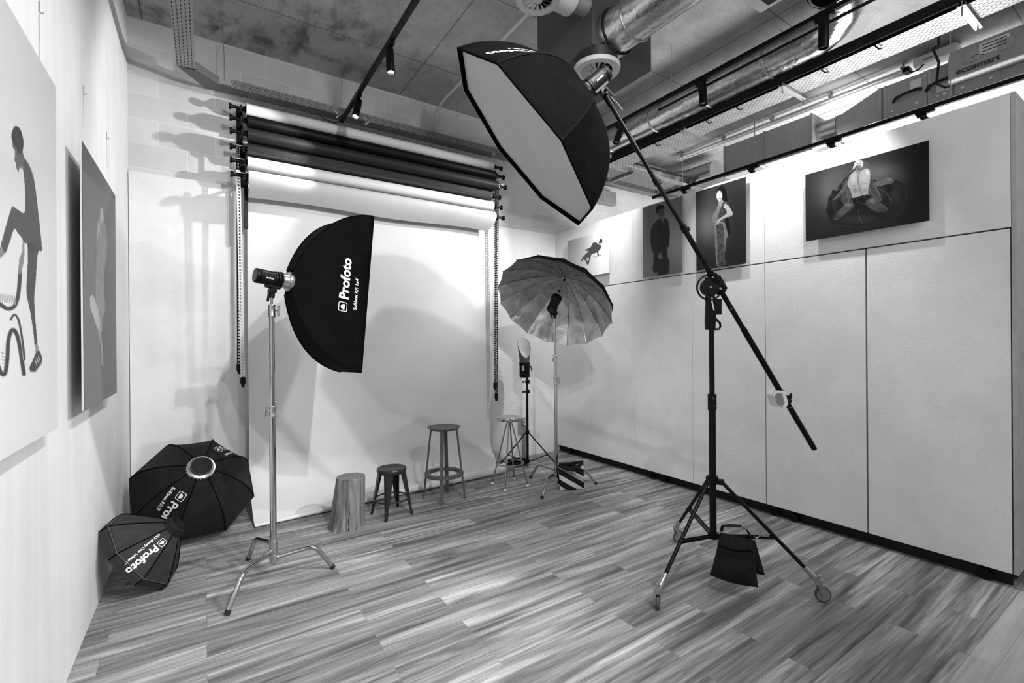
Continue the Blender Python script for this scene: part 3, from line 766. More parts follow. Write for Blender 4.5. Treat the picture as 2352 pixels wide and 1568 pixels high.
def picture(label, X, y0, y1, z0, z1, nu, nv, paint, cv, side, th=.02, off=.03, names=None):
    """flat printed board on the wall X; side -1: faces -X, +1: faces +X"""
    t = thing('wall_picture', label, 'picture', (X, (y0+y1)/2, z0))
    xf = X+side*(off+th)
    b = MB(); b.box((X+side*(off+th/2-.0005), (y0+y1)/2, (z0+z1)/2), (th, abs(y1-y0), z1-z0), bev=.001); b.build('backing_board', M['print_edge'], t, False)
    b = MB(); b.box((X+side*off/2, (y0+y1)/2, (z0+z1)/2), (off, abs(y1-y0)*.3, (z1-z0)*.4)); b.build('hanging_frame', M['galv'], t, False)
    ys = y1+(y0-y1)*np.arange(nu+1)/nu if side < 0 else y0+(y1-y0)*np.arange(nu+1)/nu
    zs = z1+(z0-z1)*np.arange(nv+1)/nv
    YY, ZZ = np.meshgrid(ys, zs)
    qx = xf-CAMP.x; qy = YY-CAMP.y; qz = ZZ-CAMP.z
    k = qx*fw.x+qy*fw.y+qz*fw.z; k = np.maximum(k, .05)
    PX = 1176+CF*(qx*rt.x+qy*rt.y+qz*rt.z)/k; PY = 784-CF*(qx*up.x+qy*up.y+qz*up.z)/k
    P = Paint(PX, PY, cv); paint(P)
    me = D.meshes.new('printed_sheet'); o = ORI[t.name]
    vs = [(xf+side*.0012-o.x, float(y)-o.y, float(z)-o.z) for y, z in zip(YY.ravel(), ZZ.ravel())]
    fs = []
    for j in range(nv):
        for i in range(nu):
            q = j*(nu+1)+i; f = (q, q+nu+1, q+nu+2, q+1); fs.append(f)
    me.from_pydata(vs, [], fs)
    g = np.clip(P.g, 0, 1); lg = np.where(g > .04, ((g+.055)/1.055)**2.4, g/12.92).ravel()
    at = me.color_attributes.new('Col', 'FLOAT_COLOR', 'POINT')
    arr = np.ones((len(vs), 4), np.float32); arr[:, :3] = lg[:, None]; at.data.foreach_set('color', arr.ravel())
    me.materials.append(M['paint']); ob = D.objects.new('printed_sheet', me); COL.objects.link(ob); ob.parent = t; ORI[ob.name] = o
    return t
cA = lambda x, y: (x/1.9127, 260+y/1.9122)
def paintA(p):
    p.g = .74+.12*np.clip((p.Y-200)/750, 0, 1); p.glow(60, 250, 200, 160, .70, .5)
    dk = .30
    # curved bent ladder
    for pts, w in (([(86, 700), (82, 760), (74, 815), (58, 850), (30, 858), (0, 840), (-30, 820)], 17), ([(-20, 1080), (2, 1140), (20, 1140), (30, 1075), (34, 1000), (48, 955), (66, 960), (82, 1010), (94, 1085), (103, 1145)], 17), ([(45, 905), (60, 885), (78, 905), (92, 970), (106, 1080)], 9)):
        p.line(smooth(pts), w+5, .80); p.line(smooth(pts), w, .27)
    for k in range(9): p.line([(k*8-3, 792+k*1.5), (k*8+1, 828+k*1.2)], 4, .62)
    for k in range(5): p.line([(2+k*2, 1050+k*16), (20, 1056+k*15)], 4, .6)
    p.poly([(97, 553), (104, 560), (106, 605), (103, 650), (88, 706), (78, 706), (78, 690), (82, 640), (96, 605)], .50)
    p.poly(smooth([(104, 195), (125, 225), (145, 280), (155, 340), (166, 430), (176, 520), (182, 600), (168, 606), (160, 650), (155, 740), (149, 800), (151, 870), (158, 960), (161, 1012), (150, 1018), (147, 985), (134, 890), (121, 830), (114, 780), (117, 700), (120, 640), (118, 576), (106, 570), (92, 545), (75, 525), (60, 508), (42, 560), (20, 614), (2, 580), (10, 545), (32, 465), (48, 415), (56, 408), (72, 420), (105, 436), (108, 360), (105, 300), (101, 262), (97, 235), (100, 200)]), dk)
    p.poly([(118, 576), (128, 560), (180, 600), (168, 606), (120, 610)], .25)
    p.poly(smooth([(66, 54), (54, 70), (47, 100), (52, 118), (54, 150), (61, 158), (63, 180), (61, 208), (66, 216), (68, 236), (79, 258), (84, 236), (92, 240), (104, 200), (98, 170), (101, 128), (93, 84), (80, 60)]), .36)
    p.poly(smooth([(66, 54), (54, 70), (47, 100), (54, 128), (68, 150), (80, 175), (96, 170), (101, 128), (93, 84), (80, 60)]), .22)
    p.poly([(0, 585), (10, 600), (20, 615), (8, 628), (-6, 640), (-10, 590)], .5)
    p.poly([(152, 1014), (163, 1012), (171, 1048), (155, 1056)], .55)
    p.poly(smooth([(155, 1050), (172, 1044), (183, 1076), (180, 1096), (152, 1134), (132, 1132), (128, 1114), (144, 1080)]), .30)
    for k in range(3): p.line([(152+k*7, 1085-k*9), (160+k*7, 1102-k*9)], 4, .75)
    p.line([(130, 1134), (152, 1136), (182, 1098)], 4, .6)
yA0, yA1 = 2.16, onx(129, 205, XL+.06).y
picture('pale picture of a man stepping on a curved ladder, cut by the left edge', XL, 1.75, onx(129, 205, XL+.06).y, onx(132, 980, XL+.05).z, onx(127, 207, XL+.05).z, 200, 640, paintA, cA, 1, .012, .045)
def paintB(p):
    p.g = .43+.06*np.clip((p.Y-500)/450, 0, 1); m = p.Y < (330+ (p.X-190)*1.0+60); p.g = np.where(m, p.g*.84, p.g)
    p.glow(455, 640, 60, 420, .47, .6)
    p.poly(smooth([(440, 412), (450, 425), (458, 470), (466, 520), (470, 580), (466, 640), (457, 700), (456, 780), (462, 850), (452, 905), (444, 962), (434, 950), (428, 880), (420, 780), (421, 640), (424, 520), (428, 480), (436, 470)]), .62, .8)
    p.poly(smooth([(394, 806), (408, 800), (426, 850), (440, 900), (445, 960), (430, 950), (408, 888), (394, 850)]), .72, .9)
    p.line([(436, 960), (444, 1010), (449, 1104)], 9, .72, .8); p.line([(447, 420), (447, 470)], 9, .74, .6)
    for k in range(7): p.line(smooth([(430+k*5, 500+k*9), (427+k*5, 640), (430+k*4, 760), (434+k*3, 880)]), 2, .78, .5)
    p.line([(451, 540), (462, 600), (460, 650)], 6, .62, .5)
picture('dark grey picture of a faint draped figure on the left wall beside the corner', XL, onx(189, 330, XL+.07).y, onx(265, 440, XL+.07).y, onx(193, 944, XL+.07).z, onx(188, 321, XL+.07).z, 100, 420, paintB, cA, 1, .008, .06)
cC = lambda x, y: (1280+x/4.9, 400+y/4.9)
def paint1(p):
    p.g = .62+.36*np.clip((p.X-1305)/75, 0, 1); p.glow(140, 760, 150, 150, .55, .4)
    p.poly(smooth([(400, 775), (430, 765), (462, 788), (492, 800), (490, 832), (462, 872), (470, 905), (455, 918), (445, 880), (420, 892), (388, 902), (372, 950), (352, 1015), (335, 1012), (306, 960), (288, 968), (262, 982), (290, 930), (328, 890), (352, 862), (322, 862), (330, 842), (372, 828)]), .33)
    p.poly([(330, 960), (345, 930), (360, 950), (345, 985)], .8); p.ell(491, 752, 20, 28, .22, 1, .2); p.ell(478, 772, 14, 22, .48, 1, .3); p.ell(325, 852, 12, 10, .5)
    p.line([(385, 915), (430, 930), (487, 910)], 9, .75); p.line([(455, 915), (487, 912)], 6, .45); p.line([(340, 865), (395, 965)], 2, .7); p.line([(262, 935), (305, 915)], 7, .7)
def paint2(p):
    p.g = .47+0*p.X; p.glow(1330, 760, 180, 260, .70, .8); p.glow(1010, 1050, 150, 220, .62, .6); p.g *= .96
    p.poly(smooth([(1140, 498), (1120, 520), (1072, 578), (1052, 640), (1050, 750), (1062, 830), (1085, 900), (1082, 1000), (1074, 1080), (1100, 1108), (1132, 1102), (1132, 1136), (1246, 1120), (1262, 1000), (1246, 930), (1240, 862), (1257, 800), (1268, 660), (1256, 560), (1240, 510), (1200, 488), (1170, 498)]), .20)
    p.line(smooth([(1150, 510), (1165, 640), (1185, 780), (1200, 890)]), 5, .13); p.line(smooth([(1240, 520), (1225, 650), (1250, 800)]), 5, .13); p.line([(1205, 890), (1205, 1120)], 5, .13)
    for k in range(5): p.line(smooth([(1085+k*14, 640), (1090+k*12, 760), (1100+k*10, 860)]), 4, .25, .6)
    p.poly([(1165, 500), (1203, 496), (1196, 550)], .42); p.ell(1166, 432, 40, 62, .34, 1, .2); p.poly(smooth([(1112, 410), (1113, 375), (1135, 352), (1165, 345), (1198, 358), (1206, 392), (1170, 388), (1140, 412), (1134, 452), (1120, 440)]), .11)
    p.line([(1150, 428), (1172, 424)], 5, .18); p.line([(1186, 420), (1200, 416)], 5, .18); p.line([(1160, 468), (1182, 464)], 5, .24)
    p.poly(smooth([(1162, 872), (1170, 900), (1187, 945), (1168, 956), (1150, 950), (1130, 934), (1142, 904)]), .50); p.poly([(1240, 800), (1248, 830), (1240, 862), (1232, 830)], .45)
def paint3(p):
    p.g = .17+0*p.X; p.glow(1700, 560, 190, 260, .52, .9); p.glow(1620, 300, 200, 200, .24, .5)
    p.poly(smooth([(1812, 152), (1850, 134), (1888, 150), (1906, 220), (1918, 335), (1880, 320), (1856, 262), (1846, 190), (1804, 190), (1792, 240), (1786, 205)]), .06)
    p.poly(smooth([(1900, 480), (1926, 488), (1948, 660), (1912, 670), (1880, 575)]), .10)
    p.poly(smooth([(1812, 290), (1862, 290), (1875, 330), (1900, 340), (1880, 400), (1840, 470), (1800, 380), (1815, 345)]), .58)
    p.ell(1825, 242, 37, 62, .76, 1, .2); p.line([(1802, 212), (1820, 210)], 5, .28); p.line([(1836, 208), (1856, 208)], 5, .28); p.line([(1822, 272), (1840, 272)], 7, .32); p.line([(1826, 220), (1824, 248)], 3, .6)
    p.poly(smooth([(1815, 345), (1785, 410), (1752, 455), (1748, 520), (1775, 532), (1830, 520), (1860, 380)]), .50)
    p.poly(smooth([(1752, 525), (1870, 535), (1902, 600), (1920, 690), (1902, 740), (1888, 900), (1886, 1030), (1800, 1034), (1782, 900), (1774, 700), (1766, 600)]), .52)
    m = p.poly(smooth([(1790, 572), (1862, 560), (1876, 700), (1886, 1030), (1812, 1035), (1802, 800)]), .30); p.speck(m, .26)
    m = p.poly(smooth([(1862, 318), (1906, 305), (1912, 350), (1880, 410), (1842, 490), (1804, 512), (1830, 400)]), .26); p.speck(m, .24)
    p.poly(smooth([(1888, 330), (1930, 358), (1972, 432), (1964, 466), (1872, 500), (1828, 530), (1798, 570), (1802, 520), (1842, 488), (1904, 442), (1902, 402), (1868, 372)]), .70)
    p.line([(1905, 442), (1960, 462), (1872, 498)], 6, .52, .6)
cD = lambda x, y: (1820+x/5.809, 300+y/5.809)
def paint4(p):
    p.g = .14+0*p.X; p.glow(700, 720, 620, 520, .27, .9); p.glow(500, 800, 170, 260, .47, .75); p.glow(640, 640, 180, 160, .42, .5); p.glow(1180, 560, 300, 130, .48, .75); p.glow(1420, 620, 160, 120, .36, .6); p.glow(1700, 800, 240, 600, .10, .8)
    cl = smooth([(436, 1060), (470, 1000), (480, 900), (520, 850), (540, 790), (600, 800), (625, 720), (660, 690), (700, 640), (800, 540), (1010, 540), (1100, 660), (1200, 640), (1300, 602), (1360, 650), (1450, 680), (1530, 770), (1522, 900), (1480, 1020), (1400, 1110), (1300, 1170), (1150, 1230), (900, 1285), (700, 1265), (540, 1252), (480, 1160), (436, 1060)])
    p.poly(cl, .15); p.line(cl, 7, .27, .7, 1.2)
    p.ell(900, 1180, 330, 80, .24, .8, .7); p.ell(1370, 870, 120, 200, .22, .8, .8); p.ell(1290, 780, 60, 80, .07, .8, .8); p.ell(560, 980, 60, 170, .22, .7, .8); p.ell(520, 1080, 50, 110, .08, .7, .8); p.ell(1180, 820, 90, 120, .24, .6, .8)
    p.poly(smooth([(850, 470), (820, 520), (760, 590), (715, 700), (650, 880), (690, 980), (860, 1010), (1000, 980), (1180, 950), (1150, 800), (1080, 680), (1060, 560), (1000, 470), (930, 440)]), .33, .85)
    p.poly(smooth([(850, 530), (790, 575), (755, 640), (735, 710), (770, 790), (790, 860), (800, 895), (880, 885), (1005, 860), (1012, 770), (1034, 690), (1038, 560), (1000, 505), (940, 515)]), .66)
    p.ell(815, 640, 70, 90, .78, .7, 1.0); p.ell(960, 640, 70, 90, .76, .7, 1.0); p.ell(1005, 555, 40, 55, .86, .8, 1.0); p.ell(970, 750, 50, 60, .72, .5, 1.0); p.ell(770, 660, 30, 80, .58, .6, 1.0)
    p.line(smooth([(872, 600), (882, 690), (905, 790), (925, 850)]), 20, .42, .7, 1.9); p.ell(820, 735, 60, 14, .46, .7, 1.0); p.ell(960, 705, 60, 12, .50, .6, 1.0); p.ell(835, 795, 70, 50, .40, .7, 1.0); p.ell(960, 800, 60, 40, .46, .6, 1.0)
    p.poly(smooth([(790, 905), (880, 880), (1010, 850), (1060, 920), (960, 1000), (880, 1040), (830, 1000)]), .10, .9); p.ell(860, 868, 75, 22, .58, .6, 1.0); p.ell(975, 840, 45, 30, .62, .5, 1.0)
    p.poly(smooth([(845, 475), (935, 470), (915, 540), (885, 590), (852, 560)]), .50, .9); p.line(smooth([(862, 470), (880, 515), (935, 520)]), 18, .28, .8, 1.6)
    p.poly(smooth([(826, 440), (850, 405), (900, 392), (938, 405), (948, 445), (940, 482), (900, 462), (852, 470), (826, 505), (800, 520)]), .72); p.ell(882, 412, 28, 18, .90, 1, 1.0); p.ell(872, 411, 6, 5, .3); p.ell(895, 409, 6, 5, .3); p.line([(868, 440), (910, 436)], 7, .42)
    p.poly(smooth([(942, 408), (1010, 430), (1062, 500), (1130, 640), (1070, 640), (1040, 500), (960, 480)]), .36, .8)
    p.poly(smooth([(720, 640), (680, 760), (600, 860), (540, 930), (620, 890), (700, 800), (745, 700)]), .44, .7)
    p.poly(smooth([(1085, 690), (1180, 650), (1290, 612), (1360, 660), (1320, 705), (1220, 725), (1130, 750)]), .42, .9); p.ell(1290, 650, 45, 25, .58, .7, 1.0)
    p.poly(smooth([(545, 1190), (620, 1070), (740, 958), (825, 1000), (720, 1100), (600, 1190)]), .34); p.ell(745, 990, 70, 40, .54, .8, 1.0); p.ell(600, 1150, 70, 50, .2, .7, 1.0)
    p.poly(smooth([(965, 968), (1060, 896), (1180, 960), (1280, 1050), (1180, 1088), (1060, 1060)]), .33); p.ell(1065, 935, 75, 50, .56, .8, 1.0); p.ell(1200, 1060, 80, 40, .2, .7, 1.0)
    for a in ([(850, 470), (740, 600), (660, 790), (540, 930)], [(900, 540), (760, 700), (730, 900)], [(990, 480), (1070, 620), (1110, 760), (1190, 930)], [(1020, 500), (1140, 650)], [(960, 480), (1040, 800), (1170, 940)], [(740, 770), (760, 880), (745, 960)], [(860, 850), (880, 950), (960, 980)], [(930, 800), (990, 950)], [(1060, 700), (1170, 840), (1185, 900)], [(800, 780), (830, 860), (870, 910)], [(610, 800), (640, 700), (690, 700)], [(880, 1070), (900, 1180), (940, 1240)], [(690, 680), (640, 820), (560, 910)], [(1240, 690), (1160, 740), (1130, 720)], [(1120, 750), (1250, 830), (1330, 960)]):
        p.line(smooth(a), 4, .78, .5, 1.0)
picture('small white picture of a leaning man, near the corner above the reflective umbrella', XP, onx(1398, 527, XP-.05).y, onx(1304, 551, XP-.05).y, onx(1399, 626, XP-.05).z, onx(1398, 527, XP-.05).z, 110, 100, paint1, cC, -1, .02, .03)
picture('tall grey picture of a man in a long dark coat, behind the boom arm', XP, onx(1567, 452, XP-.035).y, onx(1476, 478, XP-.035).y, onx(1476, 638, XP-.035).z, onx(1475, 478, XP-.035).z, 110, 190, paint2, cC, -1, .006, .03)
picture('tall dark picture of a woman in a patterned dress, hand on hip', XP, onx(1713, 406, XP-.035).y, onx(1599, 441, XP-.035).y, onx(1713, 605, XP-.035).z, onx(1713, 406, XP-.035).z, 130, 230, paint3, cC, -1, .006, .03)
picture('wide dark picture of a kneeling veiled figure near the right partition end', XP, onx(2134, 322, XP-.045).y, onx(1850, 403, XP-.045).y, onx(2137, 506, XP-.045).z, onx(2134, 322, XP-.045).z, 290, 200, paint4, cD, -1, .006, .04)
# picture hooks with thin cables on the left wall
for q, z1, lb in (((88, 14), 2.75, 'small metal picture hook high on the left wall above the pale picture'), ((190, 205), 2.80, 'small metal picture hook on the left wall above the dark picture'), ((244, 310), 2.82, 'small metal picture hook on the left wall closest to the corner')):
    P = onx(*q, XL); t = thing('picture_hook', lb, 'hook', P)
    b = MB(); b.box(P+V((.002, 0, 0)), (.004, .007, .045)); b.tube([P+V((.003, 0, -.02)), P+V((.010, 0, -.028)), P+V((.016, 0, -.02))], .003, 6); b.build('bracket', M['galv'], t, False)
    b = MB(); b.cyl(P+V((.003, 0, -.03)), (P.x+.003, P.y, z1), .0008, seg=5); b.build('hanging_cable', M['galv'], t)
# ================================================================ PAPER ROLLS
RL = [(255, 380, 5.16, 565, 1131), (281, 401, 5.10, 567, 1136), (311, 424, 5.04, 568, 1141), (347, 447, 5.16, 567, 1127), (377, 471, 5.10, 568, 1131), (406, 497, 5.04, 570, 1136)]
RLAB = ['white paper roll at the top of the six rolls', 'black paper roll, second from the top', 'charcoal paper roll with a hanging dark flap, third from the top', 'mid grey paper roll, fourth from the top',
        'bright white paper roll, fifth from the top', 'pale paper roll with faint print at the bottom, carrying the full white backdrop']
RM = ['paper_w', 'paper_b', 'paper_dg', 'paper_g', 'paper_w', 'paper_lg']
roll_r = 0.058
BW = {}
for i, (yl, yr, Y, xl, xr) in enumerate(RL):
    A = ony(xl, yl, Y); Bp = ony(xr, yr, Y); z = (A.z+Bp.z)/2
    x0, x1 = A.x, Bp.x; BW[i] = (x0, x1, Y, z)
    t = thing('paper_roll', RLAB[i], 'paper roll', ((x0+x1)/2, Y, z), 'rolls of background paper')
    b = MB(); b.lathe((x0, Y, z), (1, 0, 0), [(0, .028), (0, roll_r-.003), (.003, roll_r), (x1-x0-.003, roll_r), (x1-x0, roll_r-.003), (x1-x0, .028)], 40, False, False); b.build('rolled_paper', M[RM[i]], t)
    b = MB(); b.cyl((x0-.012, Y, z), (x1+.012, Y, z), .030, seg=20); b.build('core_tube', M['seamd'], t)
    # left and right end fittings with a T shaped knob
    for s, xe in ((-1, x0), (1, x1)):
        b = MB(); b.cyl((xe+s*.012, Y, z), (xe+s*.05, Y, z), .022, .018, 16); b.cyl((xe+s*.05, Y, z), (xe+s*.12, Y, z), .014, seg=12); b.cyl((xe+s*.10, Y, z), (xe+s*.125, Y, z), .014, .022, 16); b.cyl((xe+s*.125, Y, z), (xe+s*.142, Y, z), .03, seg=16)
        b.build('end_knob', M['black'], t)
        if (s < 0 and i > 2) or (s > 0 and i < 3):
            b = MB(); b.box((xe+s*.06, Y, z+.018), (.075, .04, .006)); b.box((xe+s*.025, Y, z-.005), (.006, .04, .05)); b.build('silver_clip', M['steel'], t, False)
# hanging flaps
def flap(i, drop, curl, mat):
    x0, x1, Y, z = BW[i]; b = MB(); yb = Y+roll_r
    def fn(u, v):
        x = x0+.01+(x1-x0-.02)*u - (0.04*v if u > .5 else 0)
        a = v*drop
        return V((x, yb-.004-curl*v*v, z-a))
    b.grid(fn, 12, 10)
    return b
par = {o['label']: o for o in COL.objects if o.get('category') == 'paper roll'}
flap(2, .13, -.01, None).build('paper_flap', M['paper_dg'], par[RLAB[2]])
flap(1, .09, 0, None).build('paper_flap', M['paper_b'], par[RLAB[1]])
flap(3, .10, 0, None).build('paper_flap', M['paper_dg'], par[RLAB[3]])
flap(0, .075, 0, None).build('paper_flap', M['paper_w'], par[RLAB[0]])
flap(4, .12, 0, None).build('paper_flap', M['paper_lg'], par[RLAB[4]])
# hanging apron of the lowest roll: comes off the front, droops and curls under
x0, x1, Y, z = BW[5]
b = MB()
b.grid(lambda u, v: V((x0+.005+(x1-x0-.01)*u-(.06*v*v if u > .93 else 0), Y-roll_r-.002+.13*v**1.6, z-.01-.17*v+.012*math.sin(u*9)*v)), 20, 10)
b.build('paper_apron', M['paper_lg'], par[RLAB[5]])
# the big white sheet
TLx, TRx = ony(569, 470, 5.2).x, ony(1123, 530, 5.2).x
BL, BR = onz(583, 1208, .02), onz(1160, 1080, .03)
def sheet(u, v):
    zt = 3.20
    yb = BL.y+(BR.y-BL.y)*u; xb = (BL.x*(1-u)+BR.x*u)
    xt = TLx*(1-u)+TRx*u
    s = v
    if s < .78:
        q = s/.78; y = 5.215-.05*q; zz = zt+(.42-zt)*q
    else:
        q = (s-.78)/.22; a = q*PI/2*.86
        y = 5.165+(yb-5.165)*(1-math.cos(a))/(1-math.cos(PI/2*.86)); zz = .42-(.40)*math.sin(a)/math.sin(PI/2*.86)
    x = xt+(xb-xt)*max(0, s-.35)/.65
    x += .012*math.sin(s*5)*(u-.5)
    return V((x, y+.006*math.sin(u*7+s*4)*(1-abs(2*u-1)*.3), zz))
b = MB(); b.grid(sheet, 24, 60)
# rolled lower edge, growing to the right
vs = []; n = 10
for i in range(25):
    u = i/24; p = sheet(u, 1.0); r = .012+.045*u
    for k in range(n+1):
        a = -PI/2*.3+k/n*PI*1.5
        vs.append(p+V((0, -r*math.sin(a)*1.0+.0, r-r*math.cos(a)-.012)))
b.add(vs, [(i*(n+1)+k, i*(n+1)+k+1, (i+1)*(n+1)+k+1, (i+1)*(n+1)+k) for i in range(24) for k in range(n)])
b.build('backdrop_sheet', M['paper_w'], par[RLAB[5]], ang=80)
# wall brackets
def bracket(label, x, i0):
    Yb = YB-.012; zt = BW[i0][3]+.08; zb = BW[i0+2][3]-.08
    t = thing('roll_bracket', label, 'bracket', (x, Yb, zb))
    b = MB(); b.box((x, YB-.008, (zt+zb)/2), (.05, .014, zt-zb)); b.build('wall_plate', M['black'], t, False)
    for k in range(3):
        yk, zk = BW[i0+k][2], BW[i0+k][3]
        MB().box((x, (yk+YB-.014)/2, zk), (.008, YB-.014-yk, .024)).build('hook_arm', M['black'], t, False)
    b = MB()
    for k in range(3): b.lathe((x-.004, BW[i0+k][2], BW[i0+k][3]), (1, 0, 0), [(0, .034), (.014, .034)], 16)
    b.build('hook_cup', M['rubber'], t)
bracket('black triple hook bracket at the upper left end of the rolls', BW[0][0]-.045, 0)
bracket('black triple hook bracket at the lower left end of the rolls', BW[3][0]-.03, 3)
bracket('black triple hook bracket at the upper right end of the rolls', BW[1][1]+.03, 0)
bracket('black triple hook bracket at the lower right end of the rolls', BW[4][1]+.03, 3)
def chain(label, xt, yt, xb, yb, Y, mat, w=.012, hgt=None, bottom_black=True):
    A = ony(xt, yt, Y); Bq = ony(xb, yb, Y)
    t = thing('hanging_chain', label, 'chain', Bq)
    b = MB(); L = (A-Bq).length; n = int(L/.03); d = (A-Bq).normalized()
    for s in (-1, 1):
        b.tube([Bq+V((s*w, 0, 0)), A+V((s*w, 0, 0))], .0055, 5)
    for k in range(n+1):
        p = Bq+d*(k*L/n); b.box(p, (2*w, .007, .012))
    b.build('bead_loop', mat, t, False)
    b = MB(); b.box(Bq+V((0, 0, -.025)), (.042, .03, .07), bev=.006); b.box(Bq+V((0, 0, -.07)), (.026, .02, .03)); b.build('chain_weight', M['black'], t)
chain('white control chain hanging at the left of the backdrop', 547, 392, 558, 868, 5.06, M['white'], .013)
chain('black control chain behind the white one at the left of the backdrop', 547, 336, 549, 838, 5.13, M['black'], .011)
chain('left one of the two dotted control chains at the right edge of the backdrop', 1136, 402, 1137, 880, 5.12, M['rubber'], .011)
chain('right one of the two dotted control chains at the right edge of the backdrop', 1143, 425, 1140, 905, 5.06, M['rubber'], .011)
P = ony(567, 400, 5.2); Q2 = ony(568, 525, 5.2)
b = MB(); b.box((P.x-.01, 5.2, (P.z+Q2.z)/2), (.035, .02, P.z-Q2.z), bev=.004); tag(b.build('cable_cover', M['black']), 'black vertical strip behind the upper left edge of the backdrop', 'strip')

# ================================================================ HELPERS FOR LIGHTING GEAR
def flash_head(label, rear, front, r, up_hint=(0, 0, 1), bracket_to=None, text=True, nring=3, pale_ring=False):
    rear = V(rear); front = V(front); d = (front-rear); L = d.length; d.normalize(); R = axes_from(d, up_hint); yv = R.col[1]; xv = R.col[0]
    t = thing('flash_head', label, 'flash head', rear)
    b = MB(); b.lathe(rear, d, [(L*.16, r*.96), (L*.17, r), (L*.66, r), (L*.67, r*.96)], 32); body = b.build('lamp_body', M['blackm'], t)
    b = MB(); b.lathe(rear, d, [(0.004, r*.84), (0, r*.93), (0, r), (L*.05, r*1.03), (L*.1, r*1.03), (L*.105, r*.95), (L*.125, r*.95), (L*.13, r*1.02), (L*.16, r*1.02)], 32); rc = b.build('rear_cap', M['black'], t)
    b = MB(); b.lathe(rear+d*-.002, d, [(0, r*.84), (.003, r*.84)], 32); b.build('display_panel', M['glass'], t)
    pf = [(L*.66, r*.98)]
    for k in range(nring):
        a = .67+.33*k/nring; w = .33/nring
        pf += [(L*(a+w*.1), r*(1.06+.05*k)), (L*(a+w*.7), r*(1.08+.05*k)), (L*(a+w*.72), r*.97), (L*(a+w), r*.97)]
    b = MB(); b.lathe(rear, d, pf, 36); b.build('zoom_ring', M['black'], t)
    if text:
        # small maker's lettering along the side facing the camera
        n = (CAMP-(rear+d*L*.4)); n = (n-d*n.dot(d)).normalized(); rd_ = d if d.dot(rt) > 0 else -d; uu = n.cross(rd_)
        o = rear+d*(L*.42)
        lettering([('profoto', r*.34, r*.012, -r*.42, -r*.1)], lambda x, y: o+n*math.sqrt(max(0, (r+.0012)**2-y*y))+rd_*x+uu*y, M['lettering'], t)
    if bracket_to is not None:
        q = V(bracket_to); mid = rear+d*min(L*.7, max(L*.2, (q-rear).dot(d)))-yv*(r)
        b = MB(); b.box(mid-yv*.006, (r*.9, .022, L*.55), R, .004); b.build('mount_foot', M['black'], t)
        k = mid-yv*.035
        b = MB(); b.cyl(k-xv*.024, k+xv*.024, .022, seg=18); b.tube([k, k.lerp(q, .5), q], [.017, .019, .019], 14); b.build('tilt_bracket', M['black'], t)
        b = MB(); b.cyl(k+xv*.024, k+xv*.05, .008, seg=8); b.box(k+xv*.055-yv*.03, (.010, .08, .014), R, .003); b.build('tilt_lever', M['rubber'], t)
    return t, R
def bez(p0, c, p1, t): return p0*(1-t)**2+c*2*t*(1-t)+p1*t*t
